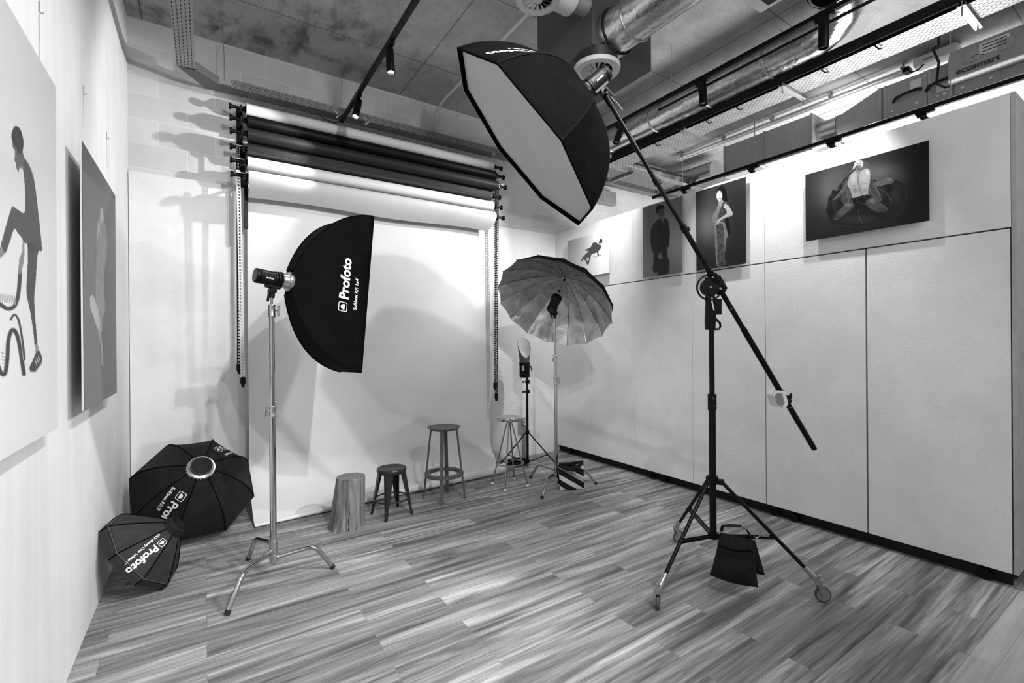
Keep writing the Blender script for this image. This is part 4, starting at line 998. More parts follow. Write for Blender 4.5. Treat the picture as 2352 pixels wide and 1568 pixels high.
class Soft:
    """softbox made of cloth panels between bent ribs; n_ = unit vector from opening to hub"""
    def __init__(s, label, C, n_, corners, hubs, depth, mat, inward=.2, rise=.75, sag=.03, lip=0.0):
        s.C = V(C); s.n = V(n_); s.N = len(corners); s.co = [V(c) for c in corners]; s.hb = hubs; s.depth = depth
        s.inw, s.rise, s.sag, s.lip = inward, rise, sag, lip
        s.t = thing('softbox', label, 'softbox', s.C); s.mat = mat
    def rib(s, i, t):
        i %= s.N; a = s.co[i]; h = s.hb[i]
        if s.lip:
            if t < .12: return a+s.n*(s.lip*t/.12)
            t = (t-.12)/.88; a = a+s.n*s.lip
        c = a.lerp(s.C+s.n*0, s.inw)+s.n*(s.rise*(s.depth-s.lip))
        return bez(a, c, h, t)
    def surf(s, k, u, t):
        p = s.rib(k, t).lerp(s.rib(k+1, t), u); ax = s.C+s.n*(p-s.C).dot(s.n)
        return p+(ax-p)*(s.sag*math.sin(PI*u)*math.sin(PI*min(1, t*1.0)))
    def normal(s, k, u, t):
        e = 1e-3; a = s.surf(k, min(1, u+e), t)-s.surf(k, u-e, t); b = s.surf(k, u, min(1, t+e))-s.surf(k, u, max(0, t-e)); nn = a.cross(b).normalized()
        p = s.surf(k, u, t); ax = s.C+s.n*(p-s.C).dot(s.n)
        if nn.dot(p-ax) < 0: nn = -nn
        return nn
    def cloth(s, nu=8, nt=22):
        for k in range(s.N):
            b = MB(); b.grid(lambda u, v: s.surf(k, u, v), nu, nt); b.build('side_panel', s.mat, s.t, ang=80)
        for k in range(s.N): MB().tube([s.rib(k, j/20)+(s.rib(k, j/20)-(s.C+s.n*(s.rib(k, j/20)-s.C).dot(s.n)))*.004 for j in range(21)], .0045, 6).build('rib_seam', M['seamd'], s.t)
    def front(s, inset=.02, recess=.012, mat='diff', rim=.007):
        q = [c.lerp(s.C, inset)+s.n*recess for c in s.co]
        b = MB(); b.add(q+[s.C+s.n*(recess+.004)], [(i, (i+1) % s.N, s.N) for i in range(s.N)]); b.build('front_diffuser', M[mat], s.t, False)
        b = MB(); b.tube(s.co, rim, 8, True)
        b.add(s.co+q, [(i, (i+1) % s.N, s.N+(i+1) % s.N, s.N+i) for i in range(s.N)]); b.build('front_rim', s.mat, s.t, False)
    def letter(s, k, lines, logo, s0, mat='lettering', along=True, off=.0035, shift=0.0, name='printed_lettering'):
        """reading direction runs from the hub towards the rim, starting s0 from the hub"""
        tab = [(0.0, 1.0)]; prev = s.surf(k, .5, 1.0)
        for j in range(1, 61):
            t = 1-j/60; p = s.surf(k, .5, t); tab.append((tab[-1][0]+(p-prev).length, t)); prev = p
        def tt(q):
            for (a, ta), (b_, tb) in zip(tab[:-1], tab[1:]):
                if q <= b_: return ta+(tb-ta)*(q-a)/(b_-a)
            return 0.0
        t_ = tt(s0+.1); dd = (s.surf(k, .5, max(0, t_-.03))-s.surf(k, .5, t_)).normalized(); N_ = s.normal(k, .5, t_); upv = N_.cross(dd)
        e = s.rib(k+1, t_)-s.rib(k, t_); sg = 1 if e.dot(upv) > 0 else -1
        def f(x, y):
            t = tt(s0+x); w = (s.rib(k+1, t)-s.rib(k, t)).length; u = min(1, max(0, .5+sg*(y+shift)/w))
            return s.surf(k, u, t)+s.normal(k, min(.999, max(.001, u)), min(.998, max(.002, t)))*off
        return lettering(lines, f, M[mat], s.t, name, logo)
def speed_ring(s, R, r, mat='steel', depth=.03, teeth=24):
    H = s.C+s.n*s.depth
    b = MB(); b.lathe(H-s.n*.012, s.n, [(0, r*1.02), (.012, r*1.06), (.024, r*1.0), (.024, r*.82), (.03, r*.72), (.02, r*.70)], 40, False, False); b.build('speed_ring', M[mat], s.t)
    b = MB(); x = s.n.orthogonal().normalized(); y = s.n.cross(x)
    for k in range(teeth):
        a = 2*PI*k/teeth; e = x*math.cos(a)+y*math.sin(a); b.ball(H+e*r*1.04+s.n*.006, r*.06, 6)
    b.build('ring_teeth', M['seamd'], s.t)
def wing_knob(b, p, d, l=.03, span=.035):
    p = V(p); d = V(d).normalized(); q = p+d*l; u = V((0, 0, 1)) if abs(d.z) < .8 else V((1, 0, 0))
    b.cyl(p, q, .006, seg=8); b.box(q, (.012, .016, span*2), axes_from(d.cross(u), u).copy() if False else axes_from(u, d), .003)

# ================================================================ LEFT STEEL STAND WITH STRIP SOFTBOX
def turtle_stand(label, C, feet, hubs, pole, knobs, mat='chrome', bendf=.68, bz=.19):
    """steel stand with three cranked legs; pole = [(z0, z1, r)]"""
    cx, cy = C
    t = thing('light_stand', label, 'light stand', (cx, cy, 0))
    for z0, z1, r in pole: MB().cyl((cx, cy, z0), (cx, cy, z1), r, seg=24).build('pole', M[mat], t)
    for zz, r, h in knobs['collars']:
        b = MB(); b.lathe((cx, cy, zz), (0, 0, 1), [(0, r), (.006, r*1.08), (.012, r), (h-.012, r), (h-.006, r*1.08), (h, r)], 24); c_ = b.build('collar', M['steel'] if mat == 'chrome' else M['black'], t)
    for zz, d in knobs['wings']:
        b = MB(); wing_knob(b, V((cx, cy, zz))+V(d)*.018, d); b.build('wing_knob', M['steel'], t)
    for k, (f, hz) in enumerate(zip(feet, hubs)):
        f = V(f); c = V((cx, cy, hz)); d = (V((f.x, f.y, 0))-V((cx, cy, 0))); L = d.length; d.normalize()
        bend = V((cx, cy, 0))+d*(L*bendf); bend.z = bz+(hz-bz)*.12
        a = c+d*.03; pts = [a]
        e0 = bend+(a-bend).normalized()*.05; foot = V((f.x, f.y, .012)); e1 = bend+(foot-bend).normalized()*.05
        pts += [e0]+[bez(e0, bend, e1, q/6) for q in range(1, 6)]+[e1, foot]
        lg = MB().tube(pts, .0150, 14).build('leg', M[mat], t)
        b = MB(); b.cyl(foot+(e1-foot).normalized()*-.006, foot+(e1-foot).normalized()*.018, .0162, seg=14); b.build('foot_cap', M['rubber'], lg)
        b = MB(); b.cyl(c-V((0, 0, .02)), c+V((0, 0, .02)), .026, seg=18); b.tube([c, c+d*.05], [.02, .015], 12); b.build('leg_socket', M['steel'], t)
    b = MB(); lo = min(hubs)-.03; b.cyl((cx, cy, lo), (cx, cy, max(hubs)+.04), .021, seg=18); b.lathe((cx, cy, lo-.02), (0, 0, 1), [(0, .006), (.008, .012), (.02, .02)], 16); b.build('base_hub', M['steel'], t)
    return t
S = V((.38, 3.53, 0))
turtle_stand('polished steel stand with three cranked legs, left, carrying the strip softbox', (S.x, S.y), [onz(522, 1413), onz(570, 1286), onz(765, 1306)], [.20, .245, .15],
    [(.12, 1.10, .0205), (1.05, 1.80, .0175), (1.80, 1.93, .0085)], dict(collars=[(1.10, .025, .075), (1.775, .023, .085)], wings=[(1.145, (-.9, -.4, 0)), (1.82, (.9, .3, 0))]))
cy_, cp_ = -0.545, -0.058
a = V((.958, .268, -.107)).normalized(); ex = V((.271, -.962, .016)); ex = (ex-a*ex.dot(a)).normalized(); ey = a.cross(ex)
if ey.z < 0: ey = -ey
ax0 = V((S.x, S.y, 2.038))
W_, H_, dep = .30, 1.2, .522
FC = ax0+a*.641
cor = [FC+ex*W_/2+ey*H_/2, FC+ex*W_/2-ey*H_/2, FC-ex*W_/2-ey*H_/2, FC-ex*W_/2+ey*H_/2]
hb = [FC-a*dep+ex*.055*sx_+ey*.085*sy_ for sx_, sy_ in ((1, 1), (1, -1), (-1, -1), (-1, 1))]
ss = Soft('black strip softbox on the left steel stand, seen from its long side', FC, -a, cor, hb, dep, M['cloth'], .10, .72, .0)
ss.hbs = hb
# nearest long side is the panel between corners whose outward normal faces the camera
ss.cloth(30, 26); ss.front(.03, .01)
speed_ring(ss, None, .066, 'silverpaint', teeth=8)
best = max(range(4), key=lambda k: ss.normal(k, .5, .5).dot((CAMP-ss.surf(k, .5, .5)).normalized())*(1 if abs((ss.co[(k+1) % 4]-ss.co[k]).length-H_) < .01 else 0))
def strip_letter(k):
    lowfirst = ss.co[k].z < ss.co[(k+1) % 4].z
    tab = [0.0]; pv = ss.surf(k, .5, 0)
    for j in range(1, 41): p = ss.surf(k, .5, j/40); tab.append(tab[-1]+(p-pv).length); pv = p
    def tt(q):
        for j in range(40):
            if q <= tab[j+1]: return (j+(q-tab[j])/(tab[j+1]-tab[j]))/40
        return 1.0
    def f(x, y):
        t = tt(y+.155); w = (ss.rib(k+1, t)-ss.rib(k, t)).length; u = .425+x/w
        u = u if lowfirst else 1-u
        return ss.surf(k, u, t)+ss.normal(k, min(.999, max(.001, u)), max(.002, t))*.0035
    lettering([('Profoto', .098, .0032, .005, -.005), ("Softbox RFi 1x4'", .036, .0010, -.055, -.075)], f, M['lettering'], ss.t, logo=(.066, -.085, -.003))
strip_letter(best)
Hd = ss.C-a*dep
b = MB(); b.lathe(Hd-a*.052, a, [(0, .050), (.035, .053), (.048, .070), (.054, .070)], 32); b.build('adapter_cone', M['silverpaint'], ss.t)
flash_head('flash head on the left steel stand, plugged into the strip softbox', Hd-a*.222, Hd-a*.05, .048, bracket_to=(S.x, S.y, 1.905))

# ================================================================ BOOM STAND
Bc = V((2.80, 1.85, 0)); bx, by = Bc.x, Bc.y
bs = thing('boom_stand', 'tall black wheeled boom stand in the foreground with a long tilted boom arm', 'light stand', Bc)
MB().cyl((bx, by, .30), (bx, by, 1.16), .0215, seg=24).build('pole', M['black'], bs)
MB().cyl((bx, by, 1.12), (bx, by, 1.70), .0165, seg=24).build('pole', M['black'], bs)
b = MB(); b.cyl((bx, by, 1.135), (bx, by, 1.24), .0275, seg=20); b.box((bx-.02, by-.012, 1.19), (.022, .03, .08), bev=.004); cl = b.build('pole_clamp', M['black'], bs)
for zz in (1.165, 1.215): MB().cyl(V((bx, by, zz))-rt*.003-fw*.026, V((bx, by, zz))-rt*.003-fw*.036, .006, seg=8).build('screw', M['steel'], cl)
# pivot head
n2 = V((-fw.x, -fw.y, 0)).normalized(); r2 = V((rt.x, rt.y, 0)).normalized(); Zv = V((0, 0, 1))
def bp(x, y, f=0.0):
    """point beside the stand axis, from a position in the head's front plane"""
    return V((bx, by, 0))+r2*x+Zv*y+n2*f
b = MB(); b.prism([bp(-.036, 1.665, -.016), bp(.018, 1.665, -.016), bp(.022, 1.73, -.016), bp(.022, 1.86, -.016), bp(-.032, 1.86, -.016), bp(-.04, 1.72, -.016)], n2*.032); b.build('pole_socket', M['black'], bs, False)
b = MB(); b.prism([bp(.02, 1.765, -.014), bp(.062, 1.765, -.014), bp(.062, 1.862, -.014), bp(.02, 1.862, -.014)], n2*.028); b.box(bp(.043, 1.864), (.048, .03, .006), axes_from(Zv, n2)); b.build('lock_block', M['black'], bs, False)
b = MB(); b.tube([bp(.012, 1.668), bp(.05, 1.67), bp(.058, 1.685), bp(.056, 1.71), bp(.03, 1.735), bp(.012, 1.74)], .007, 8); b.build('cable_hook', M['black'], bs)
b = MB(); b.tube([bp(-.008, 1.855, .024), bp(.004, 1.79, .028)], .0065, 8); b.build('chrome_lever', M['steel'], bs)
pz = 1.945
b = MB(); b.lathe(bp(-.012, pz, -.018), n2, [(0, .058), (.036, .058)], 36); b.box(bp(-.008, 1.895, .0), (.046, .044, .1), axes_from(Zv, n2)); b.build('pivot_disc', M['black'], bs)
b = MB(); b.tube([bp(-.012+.082*math.cos(q), pz+.082*math.sin(q)) for q in [math.radians(100+k*10) for k in range(23)]], .0065, 8)
b.tube([bp(-.012+.082*math.cos(math.radians(100)), pz+.082*math.sin(math.radians(100))), bp(.005, pz+.058)], .0065, 8); b.build('guard_ring', M['black'], bs)
for x, y in ((-.012, pz), (.0, pz+.06), (.05, pz-.01), (-.008, pz-.075)): MB().cyl(bp(x, y, .016), bp(x, y, .026), .0085, seg=10).build('bolt', M['steel'], bs)
# octagonal softbox pose
kR = .6/.65
OC = V((1.713*kR, 2.443*kR, 1.6+(2.754-1.5)*kR)); 
def rotv(a):
    th = V(a).length; return Matrix.Rotation(th, 3, V(a).normalized())
RO = rotv((1.085, -.646, 2.738)); nO = RO @ V((0, 0, 1)); depO = .455
coO = [OC + RO @ V((.6*math.cos(k*PI/4), .6*math.sin(k*PI/4), 0)) for k in range(8)]
hbO = [OC+nO*depO+RO @ V((.085*math.cos(k*PI/4), .085*math.sin(k*PI/4), 0)) for k in range(8)]
so = Soft('large black octagonal softbox on the boom, its pale front facing down left', OC, nO, coO, hbO, depO, M['cloth4'], .2, .78, .05)
so.cloth(10, 24); so.front(.012, .02, 'diff', .007)
speed_ring(so, None, .09, 'black', teeth=8)
so.letter(0, [('Profoto', .085, .003, .10, 0), ("Softbox RFi 4'", .034, .001, .02, -.06)], (.062, .02, 0), .27, 'lettering2')
HO = OC+nO*depO
# boom line: from the head bracket through the pivot clamp
PVc = bp(.043, pz+.022, -.012)
_t = HO+nO*.09; _d = ray(1386, 212); mount = CAMP+_d*((_t-CAMP).dot(fw)+.01)
dB = (PVc-mount).normalized()
bestt = min([k*.01 for k in range(5, 160)], key=lambda q: (px(PVc+dB*q)[0]-1830)**2+(px(PVc+dB*q)[1]-1053)**2)
Bend = PVc+dB*bestt
LB = (Bend-mount).length
b = MB(); b.cyl(mount+dB*.06, mount+dB*LB*.34, .0135, seg=20); b.cyl(mount+dB*LB*.33, mount+dB*LB*.62, .0165, seg=20); b.cyl(mount+dB*LB*.61, Bend, .0195, seg=20); boom = b.build('boom_arm', M['black'], bs)
def bl(k): return mount+dB*LB*k
for k, r in ((.33, .021), (.455, .0225), (.21, .019)):
    b = MB(); b.cyl(bl(k)-dB*.02, bl(k)+dB*.02, r, seg=20); b.box(bl(k)+r2*(r+.004), (.014, .02, .03), axes_from(dB), .003); b.build('boom_collar', M['black'], boom)
b = MB(); b.cyl(bl(.855)-dB*.002, bl(.855)+dB*.002, .020, seg=20); b.cyl(PVc+dB*.20-dB*.0015, PVc+dB*.20+dB*.0015, .0200, seg=20); b.build('pale_marking', M['steel'], boom)
b = MB()
for q in (-.045, 0, .045): b.cyl(PVc+dB*(q-.019), PVc+dB*(q+.019), .034 if q else .031, seg=22)
b.prism([PVc+r2*-.055+dB*-.055+n2*-.012, PVc+dB*-.055+n2*-.012, PVc+dB*.055+n2*-.012, PVc+r2*-.04+dB*.055+n2*-.012], n2*.026)
b.box(PVc+r2*.033+dB*-.01, (.03, .03, .11), axes_from(dB), .004); b.build('boom_clamp', M['black'], bs)
b = MB(); wing_knob(b, PVc+r2*.045-dB*.02, r2, .012, .018); b.build('clamp_knob', M['steel'], bs)
# receiver at the tip
b = MB(); b.cyl(mount-dB*.02, mount+dB*.09, .018, seg=18); b.box(mount+dB*.05+r2*.02, (.03, .02, .04), axes_from(dB), .004); b.build('tip_spigot', M['black'], bs)
b = MB(); b.tube([mount+dB*.045+r2*.032, mount+dB*.075+r2*.045, mount+dB*.12+r2*.05], .005, 8); b.build('chrome_lever', M['steel'], bs)
flash_head('flash head at the tip of the boom, behind the octagonal softbox', HO+nO*.19, HO+nO*.002, .047, up_hint=(0.1, -.1, 1), bracket_to=mount)
# counterweight
cwk = min([k*.005 for k in range(200)], key=lambda q: abs(px(PVc+dB*q)[1]-950))
CW = PVc+dB*cwk
ct = thing('counterweight', 'white faceted counterweight clipped under the lower end of the boom arm', 'counterweight', CW)
def cwp(x, y, f): return CW+r2*x+Zv*y+n2*f
oct2 = [(-.012, .04), (-.075, .045), (-.098, .012), (-.066, -.07), (-.012, -.085), (.012, -.05)]
b = MB(); b.prism([cwp(x, y, .05) for x, y in oct2], n2*-.10); o_ = b.build('weight_body', M['white'], ct, False)
md = o_.modifiers.new('soft', 'BEVEL'); md.width = .007; md.segments = 3
b = MB(); b.prism([cwp(x*.62-.028, y*.72-.006, .052) for x, y in oct2], n2*-.003); b.build('recessed_face', M['galv'], ct, False)
b = MB(); b.cyl(CW-dB*.03-dB*.01, CW-dB*.03+dB*.01, .026, seg=18); b.box(CW+r2*.024+dB*.03, (.024, .024, .06), axes_from(dB), .003); b.cyl(CW+dB*.02, CW+dB*.05, .024, seg=18); b.build('hook_clamp', M['black'], ct)
b = MB(); wing_knob(b, CW+r2*.035+dB*.0, r2, .02, .02); b.build('wing_knob', M['rubber'], ct)
# base: legs, braces, casters
b = MB(); b.cyl((bx, by, .655), (bx, by, .70), .034, seg=20)
feet = [onz(1511, 1402), onz(1881, 1381), onz(1553, 1246)]
for f in feet:
    d = V((f.x-bx, f.y-by, 0)).normalized(); b.box(V((bx, by, .665))+d*.045, (.03, .05, .035), axes_from(Zv, d), .004)
b.build('leg_collar', M['black'], bs)
b = MB(); b.cyl((bx, by, .29), (bx, by, .325), .034, seg=20); b.build('brace_collar', M['black'], bs)
for f, yaw in zip(feet, (.69, -.75, -.35)):
    d = V((f.x-bx, f.y-by, 0)); L = d.length; d.normalize()
    top = V((bx, by, .66))+d*.06; ank = V((f.x, f.y, 0))-d*.045+V((0, 0, .165))
    lg = MB().cyl(top, ank, .0115, seg=16).build('leg', M['black'], bs)
    mid = top.lerp(ank, .62); sd = V((-d.y, d.x, 0))*.011
    b = MB()
    for s_ in (-1, 1): b.box((V((bx, by, .307))+d*.03+mid)/2+sd*s_, (.004, .018, (mid-V((bx, by, .307))-d*.03).length), axes_from(mid-V((bx, by, .307))-d*.03, Zv))
    b.cyl(mid-sd*1.6, mid+sd*1.6, .006, seg=8); b.build('brace', M['black'], bs, False)
    dl = (ank-top).normalized()
    b = MB(); b.cyl(ank-dl*.045, ank+dl*.03, .0165, .0185, 18); b.ball(ank+dl*.03, .0185); b.build('leg_sleeve', M['silverpaint'], lg)
    cen = V((f.x, f.y, 0)); wd = V((math.cos(yaw), math.sin(yaw), 0)); wn = V((-wd.y, wd.x, 0))
    b = MB(); b.cyl(cen+V((0, 0, .108)), cen+V((0, 0, .135)), .022, seg=18); b.cyl(cen+V((0, 0, .13)), cen+V((0, 0, .16)), .011, seg=12); b.box(cen+wd*.008+V((0, 0, .106)), (.05, .036, .006), axes_from(Zv, wn), .002)
    for s_ in (-1, 1): b.prism([cen+wn*(.0165*s_)+wd*-.014+V((0, 0, .108)), cen+wn*(.0165*s_)+wd*.03+V((0, 0, .108)), cen+wn*(.0165*s_)+wd*.034+V((0, 0, .036)), cen+wn*(.0165*s_)+wd*.012+V((0, 0, .036))], wn*.002)
    wc = cen+wd*.022+V((0, 0, .046))
    b.cyl(wc-wn*.022, wc+wn*.022, .007, seg=10); b.build('caster_fork', M['silverpaint'], lg)
    b = MB(); b.lathe(wc-wn*.011, wn, [(0, .036), (.001, .042), (.006, .046), (.016, .046), (.021, .042), (.022, .036)], 32, False, False); b.build('caster_tyre', M['wheel'], lg)
    b = MB(); b.lathe(wc-wn*.010, wn, [(0, .0365), (.02, .0365)], 28); b.build('caster_hub', M['galv'], lg)

# ---- cloth bags
def pillow(b, c4, th, nu=14, nv=14, nrm=None, puff=.7, fn=None, sagb=0.0, flare=0.0):
    """stuffed pouch through four corners: tl, tr, br, bl"""
    tl, tr, br_, bl_ = (V(p) for p in c4); n_ = nrm or (tr-tl).cross(bl_-tl).normalized()
    if n_.dot(CAMP-tl) < 0: n_ = -n_
    Vd = ((bl_+br_)-(tl+tr)).normalized(); Hd_ = (tr-tl).normalized()
    def P(u, v, s):
        p = tl.lerp(tr, u).lerp(bl_.lerp(br_, u), v); k = (max(0, 1-abs(2*u-1)**3.0)*max(0, 1-abs(2*v-1)**3.0))**puff
        p = p+Vd*(sagb*math.sin(PI*u)*v**3)+Hd_*((2*u-1)*flare*v**4)
        return p+n_*(s*th*k*(.55+.55*v)+(fn(u, v)*k if fn else 0))
    b.grid(lambda u, v: P(u, v, .5), nu, nv); b.grid(lambda u, v: P(1-u, v, -.5), nu, nv)
    return P, n_
def atd(x, y, dist):
    """point at a given distance along the floor plan from the camera, on the sight line"""
    d = ray(x, y); return CAMP+d*(dist/math.hypot(d.x, d.y))
bd_ = 3.21
sb = thing('sandbag', 'black cloth sandbag slung over a brace of the wheeled boom stand', 'sandbag', atd(1690, 1345, bd_))
b = MB(); pillow(b, [atd(1654, 1222, bd_+.02), atd(1734, 1240, bd_-.02), atd(1737, 1347, bd_-.03), atd(1634, 1321, bd_+.0)],   .13, 24, 24, sagb=.014, flare=.012, fn=lambda u, v: .012*math.sin(u*14+v*3)*max(0, .45-v)); b.build('front_pouch', M['bag'], sb, ang=80)
b = MB(); pillow(b, [atd(1690, 1226, bd_+.10), atd(1735, 1243, bd_+.06), atd(1757, 1321, bd_+.09), atd(1700, 1310, bd_+.13)], .085, 16, 16); b.build('rear_pouch', M['bag'], sb, ang=80)
b = MB()
pts = [atd(1650, 1252, bd_-.045), atd(1675, 1262, bd_-.075), atd(1700, 1266, bd_-.085), atd(1725, 1265, bd_-.075)]
b.tube(pts, .006, 6); b.build('zip_flap', M['seamd'], sb)
b = MB()
hd = [atd(1656, 1220, bd_-.01), atd(1660, 1208, bd_), atd(1680, 1206, bd_), atd(1702, 1208, bd_), atd(1716, 1218, bd_), atd(1728, 1236, bd_-.02)]
for i in range(len(hd)-1):
    b.box((hd[i]+hd[i+1])/2, (.004, .034, (hd[i+1]-hd[i]).length*1.12), axes_from(hd[i+1]-hd[i], fw), .001)
b.build('carry_handle', M['bag'], sb, False)
b = MB()
for k in range(14):
    p = hd[1].lerp(hd[3], k/13)-fw*.018+V((0, 0, .0)); b.box(p, (.004, .003, .006 if k % 3 else .003))
b.build('woven_tag', M['galv'], sb, False)
b = MB(); c_ = atd(1738, 1229, bd_-.02); b.tube([c_+(r2*math.cos(q)+Zv*math.sin(q))*.016 for q in [k*2*PI/14 for k in range(14)]], .0025, 6, True); b.tube([c_+r2*.016, atd(1765, 1231, bd_-.03)], .006, 6); b.build('snap_hook', M['steel'], sb)

# ================================================================ UMBRELLA STAND
U = V((3.207, 4.006, 0))
turtle_stand('polished steel stand with three cranked legs holding the open umbrella', (U.x, U.y), [onz(1245, 1146), onz(1369, 1112), onz(1219, 1097)], [.15, .21, .185],
    [(.10, 1.16, .0175), (1.12, 1.40, .0150), (1.38, 1.86, .0125)], dict(collars=[(1.12, .022, .09), (1.37, .020, .075)], wings=[(1.165, (.95, -.2, 0)), (1.41, (-.9, -.3, 0))]))
RU = rotv((-1.045, -1.041, -3.427)); UC = V((3.155, 3.966, 1.995)); nU = RU @ V((0, 0, 1)); ud = .43; ur = .65; NU = 16
um = thing('umbrella', 'large open photo umbrella with silver lining and black outside', 'umbrella', UC)
def urib(k, t):
    a_ = k*2*PI/NU; r = ur*math.sin(t*PI/2)**1.0 if False else ur*t; h = ud*(1-t**1.9)
    return UC+RU @ V((r*math.cos(a_), r*math.sin(a_), h))
def upt(k, u, t, off=0.0):
    p = urib(k, t).lerp(urib(k+1, t), u); s_ = .05*math.sin(PI*u)*t*ur*.35
    q = UC+nU*(p-UC).dot(nU); out = (p-q); out = out.normalized() if out.length > 1e-6 else V((0, 0, 0))
    nn = (out*.75+nU*.66)
    return p-out*s_+nn*off
for k in range(NU):
    b = MB(); b.grid(lambda u, v: upt(k, u, .04+.96*v, .0), 6, 16); b.build('lining_panel', M['silver'], um, ang=80)
b = MB()
for k in range(NU): b.grid(lambda u, v: upt(k, u, .03+.965*v, .004), 4, 14)
b.build('black_cover', M['cloth'], um, ang=80)
# dark turned edge showing along the upper right of the rim
b = MB(); vs = []; sg = 60
for i in range(sg+1):
    f = i/sg; kk = 2.2+5.2*f; k0 = int(kk); e = urib(k0, 1.0).lerp(urib(k0+1, 1.0), kk-k0); ctr = UC+nU*((e-UC).dot(nU)); wv = .036*math.sin(PI*f)**.6
    vs += [e+(e-ctr).normalized()*.002-nU*.002, e-(e-ctr).normalized()*wv*.55-nU*wv]
b.add(vs, [(2*i, 2*i+1, 2*i+3, 2*i+2) for i in range(sg)]); b.build('dark_hem', M['cloth'], um)
for k in range(NU):
    b = MB(); b.tube([urib(k, .04+.96*j/14)-nU*.006 for j in range(15)], .003, 6)
    e = urib(k, 1.0); ctr = UC+nU*((e-UC).dot(nU)); b.tube([e, e+(e-ctr).normalized()*.012], .004, 6); rb = b.build('rib', M['steel'], um)
    b = MB(); b.tube([UC+nU*(ud*.52), urib(k, .50)-nU*.006], .0022, 5); b.build('stretcher', M['galv'], rb)
b = MB(); b.cyl(UC+nU*(ud+.03), UC+nU*-.10, .005, seg=10); b.build('shaft', M['steel'], um)
b = MB(); b.cyl(UC+nU*(ud*.49), UC+nU*(ud*.55), .014, seg=14); b.cyl(UC+nU*(ud-.02), UC+nU*(ud+.012), .016, seg=14); b.build('runner', M['rubber'], um)
hpos = U+V((0, 0, 2.0))
fh = UC+nU*.09
fh = V((U.x, U.y, zat(1263, 697, U.x, U.y)))-V((0.02, .01, 0))
flash_head('flash head pointing into the open silver umbrella', fh-nU*.105, fh+nU*.10, .052, bracket_to=(U.x, U.y, 1.845), text=False)
# striped sandbag
dS = math.hypot(*onz(1290, 1128)[:2]); dS2 = math.hypot(*onz(1343, 1124)[:2])
st = thing('sandbag', 'black and white striped sandbag leaning on the umbrella stand legs', 'sandbag', onz(1315, 1126))
b = MB(); cS = [atd(1282, 1068, dS+.02), atd(1340, 1064, dS2+.02), atd(1342, 1123, dS2-.0), atd(1287, 1126, dS-.0)]
Pf, nS = pillow(b, cS, .075, 44, 44)
ob = b.build('striped_pouch', M['cvr'], st, ang=80)
at = ob.data.color_attributes.new('Col', 'FLOAT_COLOR', 'POINT'); arr = np.ones((len(ob.data.vertices), 4), np.float32)
for i in range(len(ob.data.vertices)):
    half = i >= 45*45; j = i-(45*45 if half else 0); u = (j % 45)/44; v = (j//45)/44
    if half: u = 1-u
    s_ = v*1.0-u*.62
    w = (-.55 < s_ < -.38) or (-.10 < s_ < .13) and u > -.0 and not (s_ > .12) or (.36 < s_ < .56) or (.82 < s_ < 1.1)
    arr[i, :3] = .62 if w and not half else .018
at.data.foreach_set('color', arr.ravel())
du = (cS[1]-cS[0]).length; dv = (cS[3]-cS[0]).length; th = math.atan2(.62*du, du*1.0)*.92
def stripe(x, y):
    uu = .10+(x*math.cos(th)+y*math.sin(th))/du; vv = .145+(x*math.sin(th)-y*math.cos(th))/dv
    return Pf(min(1, max(0, uu)), min(1, max(0, vv)), .5)+nS*.006
lettering([('Quad BROADCAST', du*.135, .0003, 0, -.004)], stripe, M['dkprint'], st)
b = MB(); b.tube([atd(1283, 1068, dS-.03), atd(1300, 1075, dS-.05), atd(1316, 1079, dS-.06), atd(1328, 1072, dS-.05), atd(1337, 1062, dS2-.02)], [.018, .022, .02, .018, .018], 8)
b.tube([atd(1284, 1066, dS+.02), atd(1310, 1064, dS+.02), atd(1338, 1060, dS2+.02)], .016, 8); b.build('carry_strap', M['bag'], st)
b = MB(); pillow(b, [atd(1285, 1070, dS+.09), atd(1325, 1068, dS+.09), atd(1320, 1108, dS+.12), atd(1280, 1111, dS+.10)], .06, 10, 10); b.build('rear_pouch', M['bag'], st, ang=80)

# ================================================================ BACKGROUND LIGHT ON A BLACK TRIPOD
Tc = V((3.43, 4.865, 0)); tx, ty = Tc.x, Tc.y
ls = thing('light_stand', 'thin black tripod stand by the back wall carrying a head with a scooped reflector', 'light stand', Tc)
def tz(y, x=1209): return zat(x, y, tx, ty)
MB().cyl((tx, ty, .07), (tx, ty, tz(905)), .015, seg=16).build('pole', M['black'], ls)
MB().cyl((tx, ty, tz(906)), (tx, ty, tz(868)), .011, seg=16).build('pole', M['black'], ls)
for yy in (903, 880):
    b = MB(); b.cyl((tx, ty, tz(yy)), (tx, ty, tz(yy-9)), .021, seg=14); b.cyl((tx, ty, tz(yy-3)), V((tx, ty, tz(yy-3)))-r2*.045, .008, seg=10); b.ball(V((tx, ty, tz(yy-3)))-r2*.05, .012); b.box(V((tx, ty, tz(yy-4)))+r2*.022, (.02, .02, .05), bev=.004); b.build('clamp', M['black'], ls)
b = MB(); b.cyl((tx, ty, tz(996)), (tx, ty, tz(988)), .026, seg=14); b.build('leg_collar', M['black'], ls)
b = MB(); b.cyl((tx, ty, .055), (tx, ty, .085), .024, seg=14); b.build('brace_collar', M['black'], ls)
for an in (176, 296, 56):
    d = V((math.cos(math.radians(an)), math.sin(math.radians(an)), 0)); top = V((tx, ty, tz(993)))+d*.02; ft = V((tx, ty, .008))+d*(.48 if an != 56 else .44)
    MB().tube([top, ft], .0085, 10).build('leg', M['black'], ls)
    mid = top.lerp(ft, .58); MB().tube([V((tx, ty, .07))+d*.02, mid], .006, 8).build('brace', M['black'], ls)
z0, z1 = tz(866), tz(831); hx = V((tx, ty, 0))-r2*.03
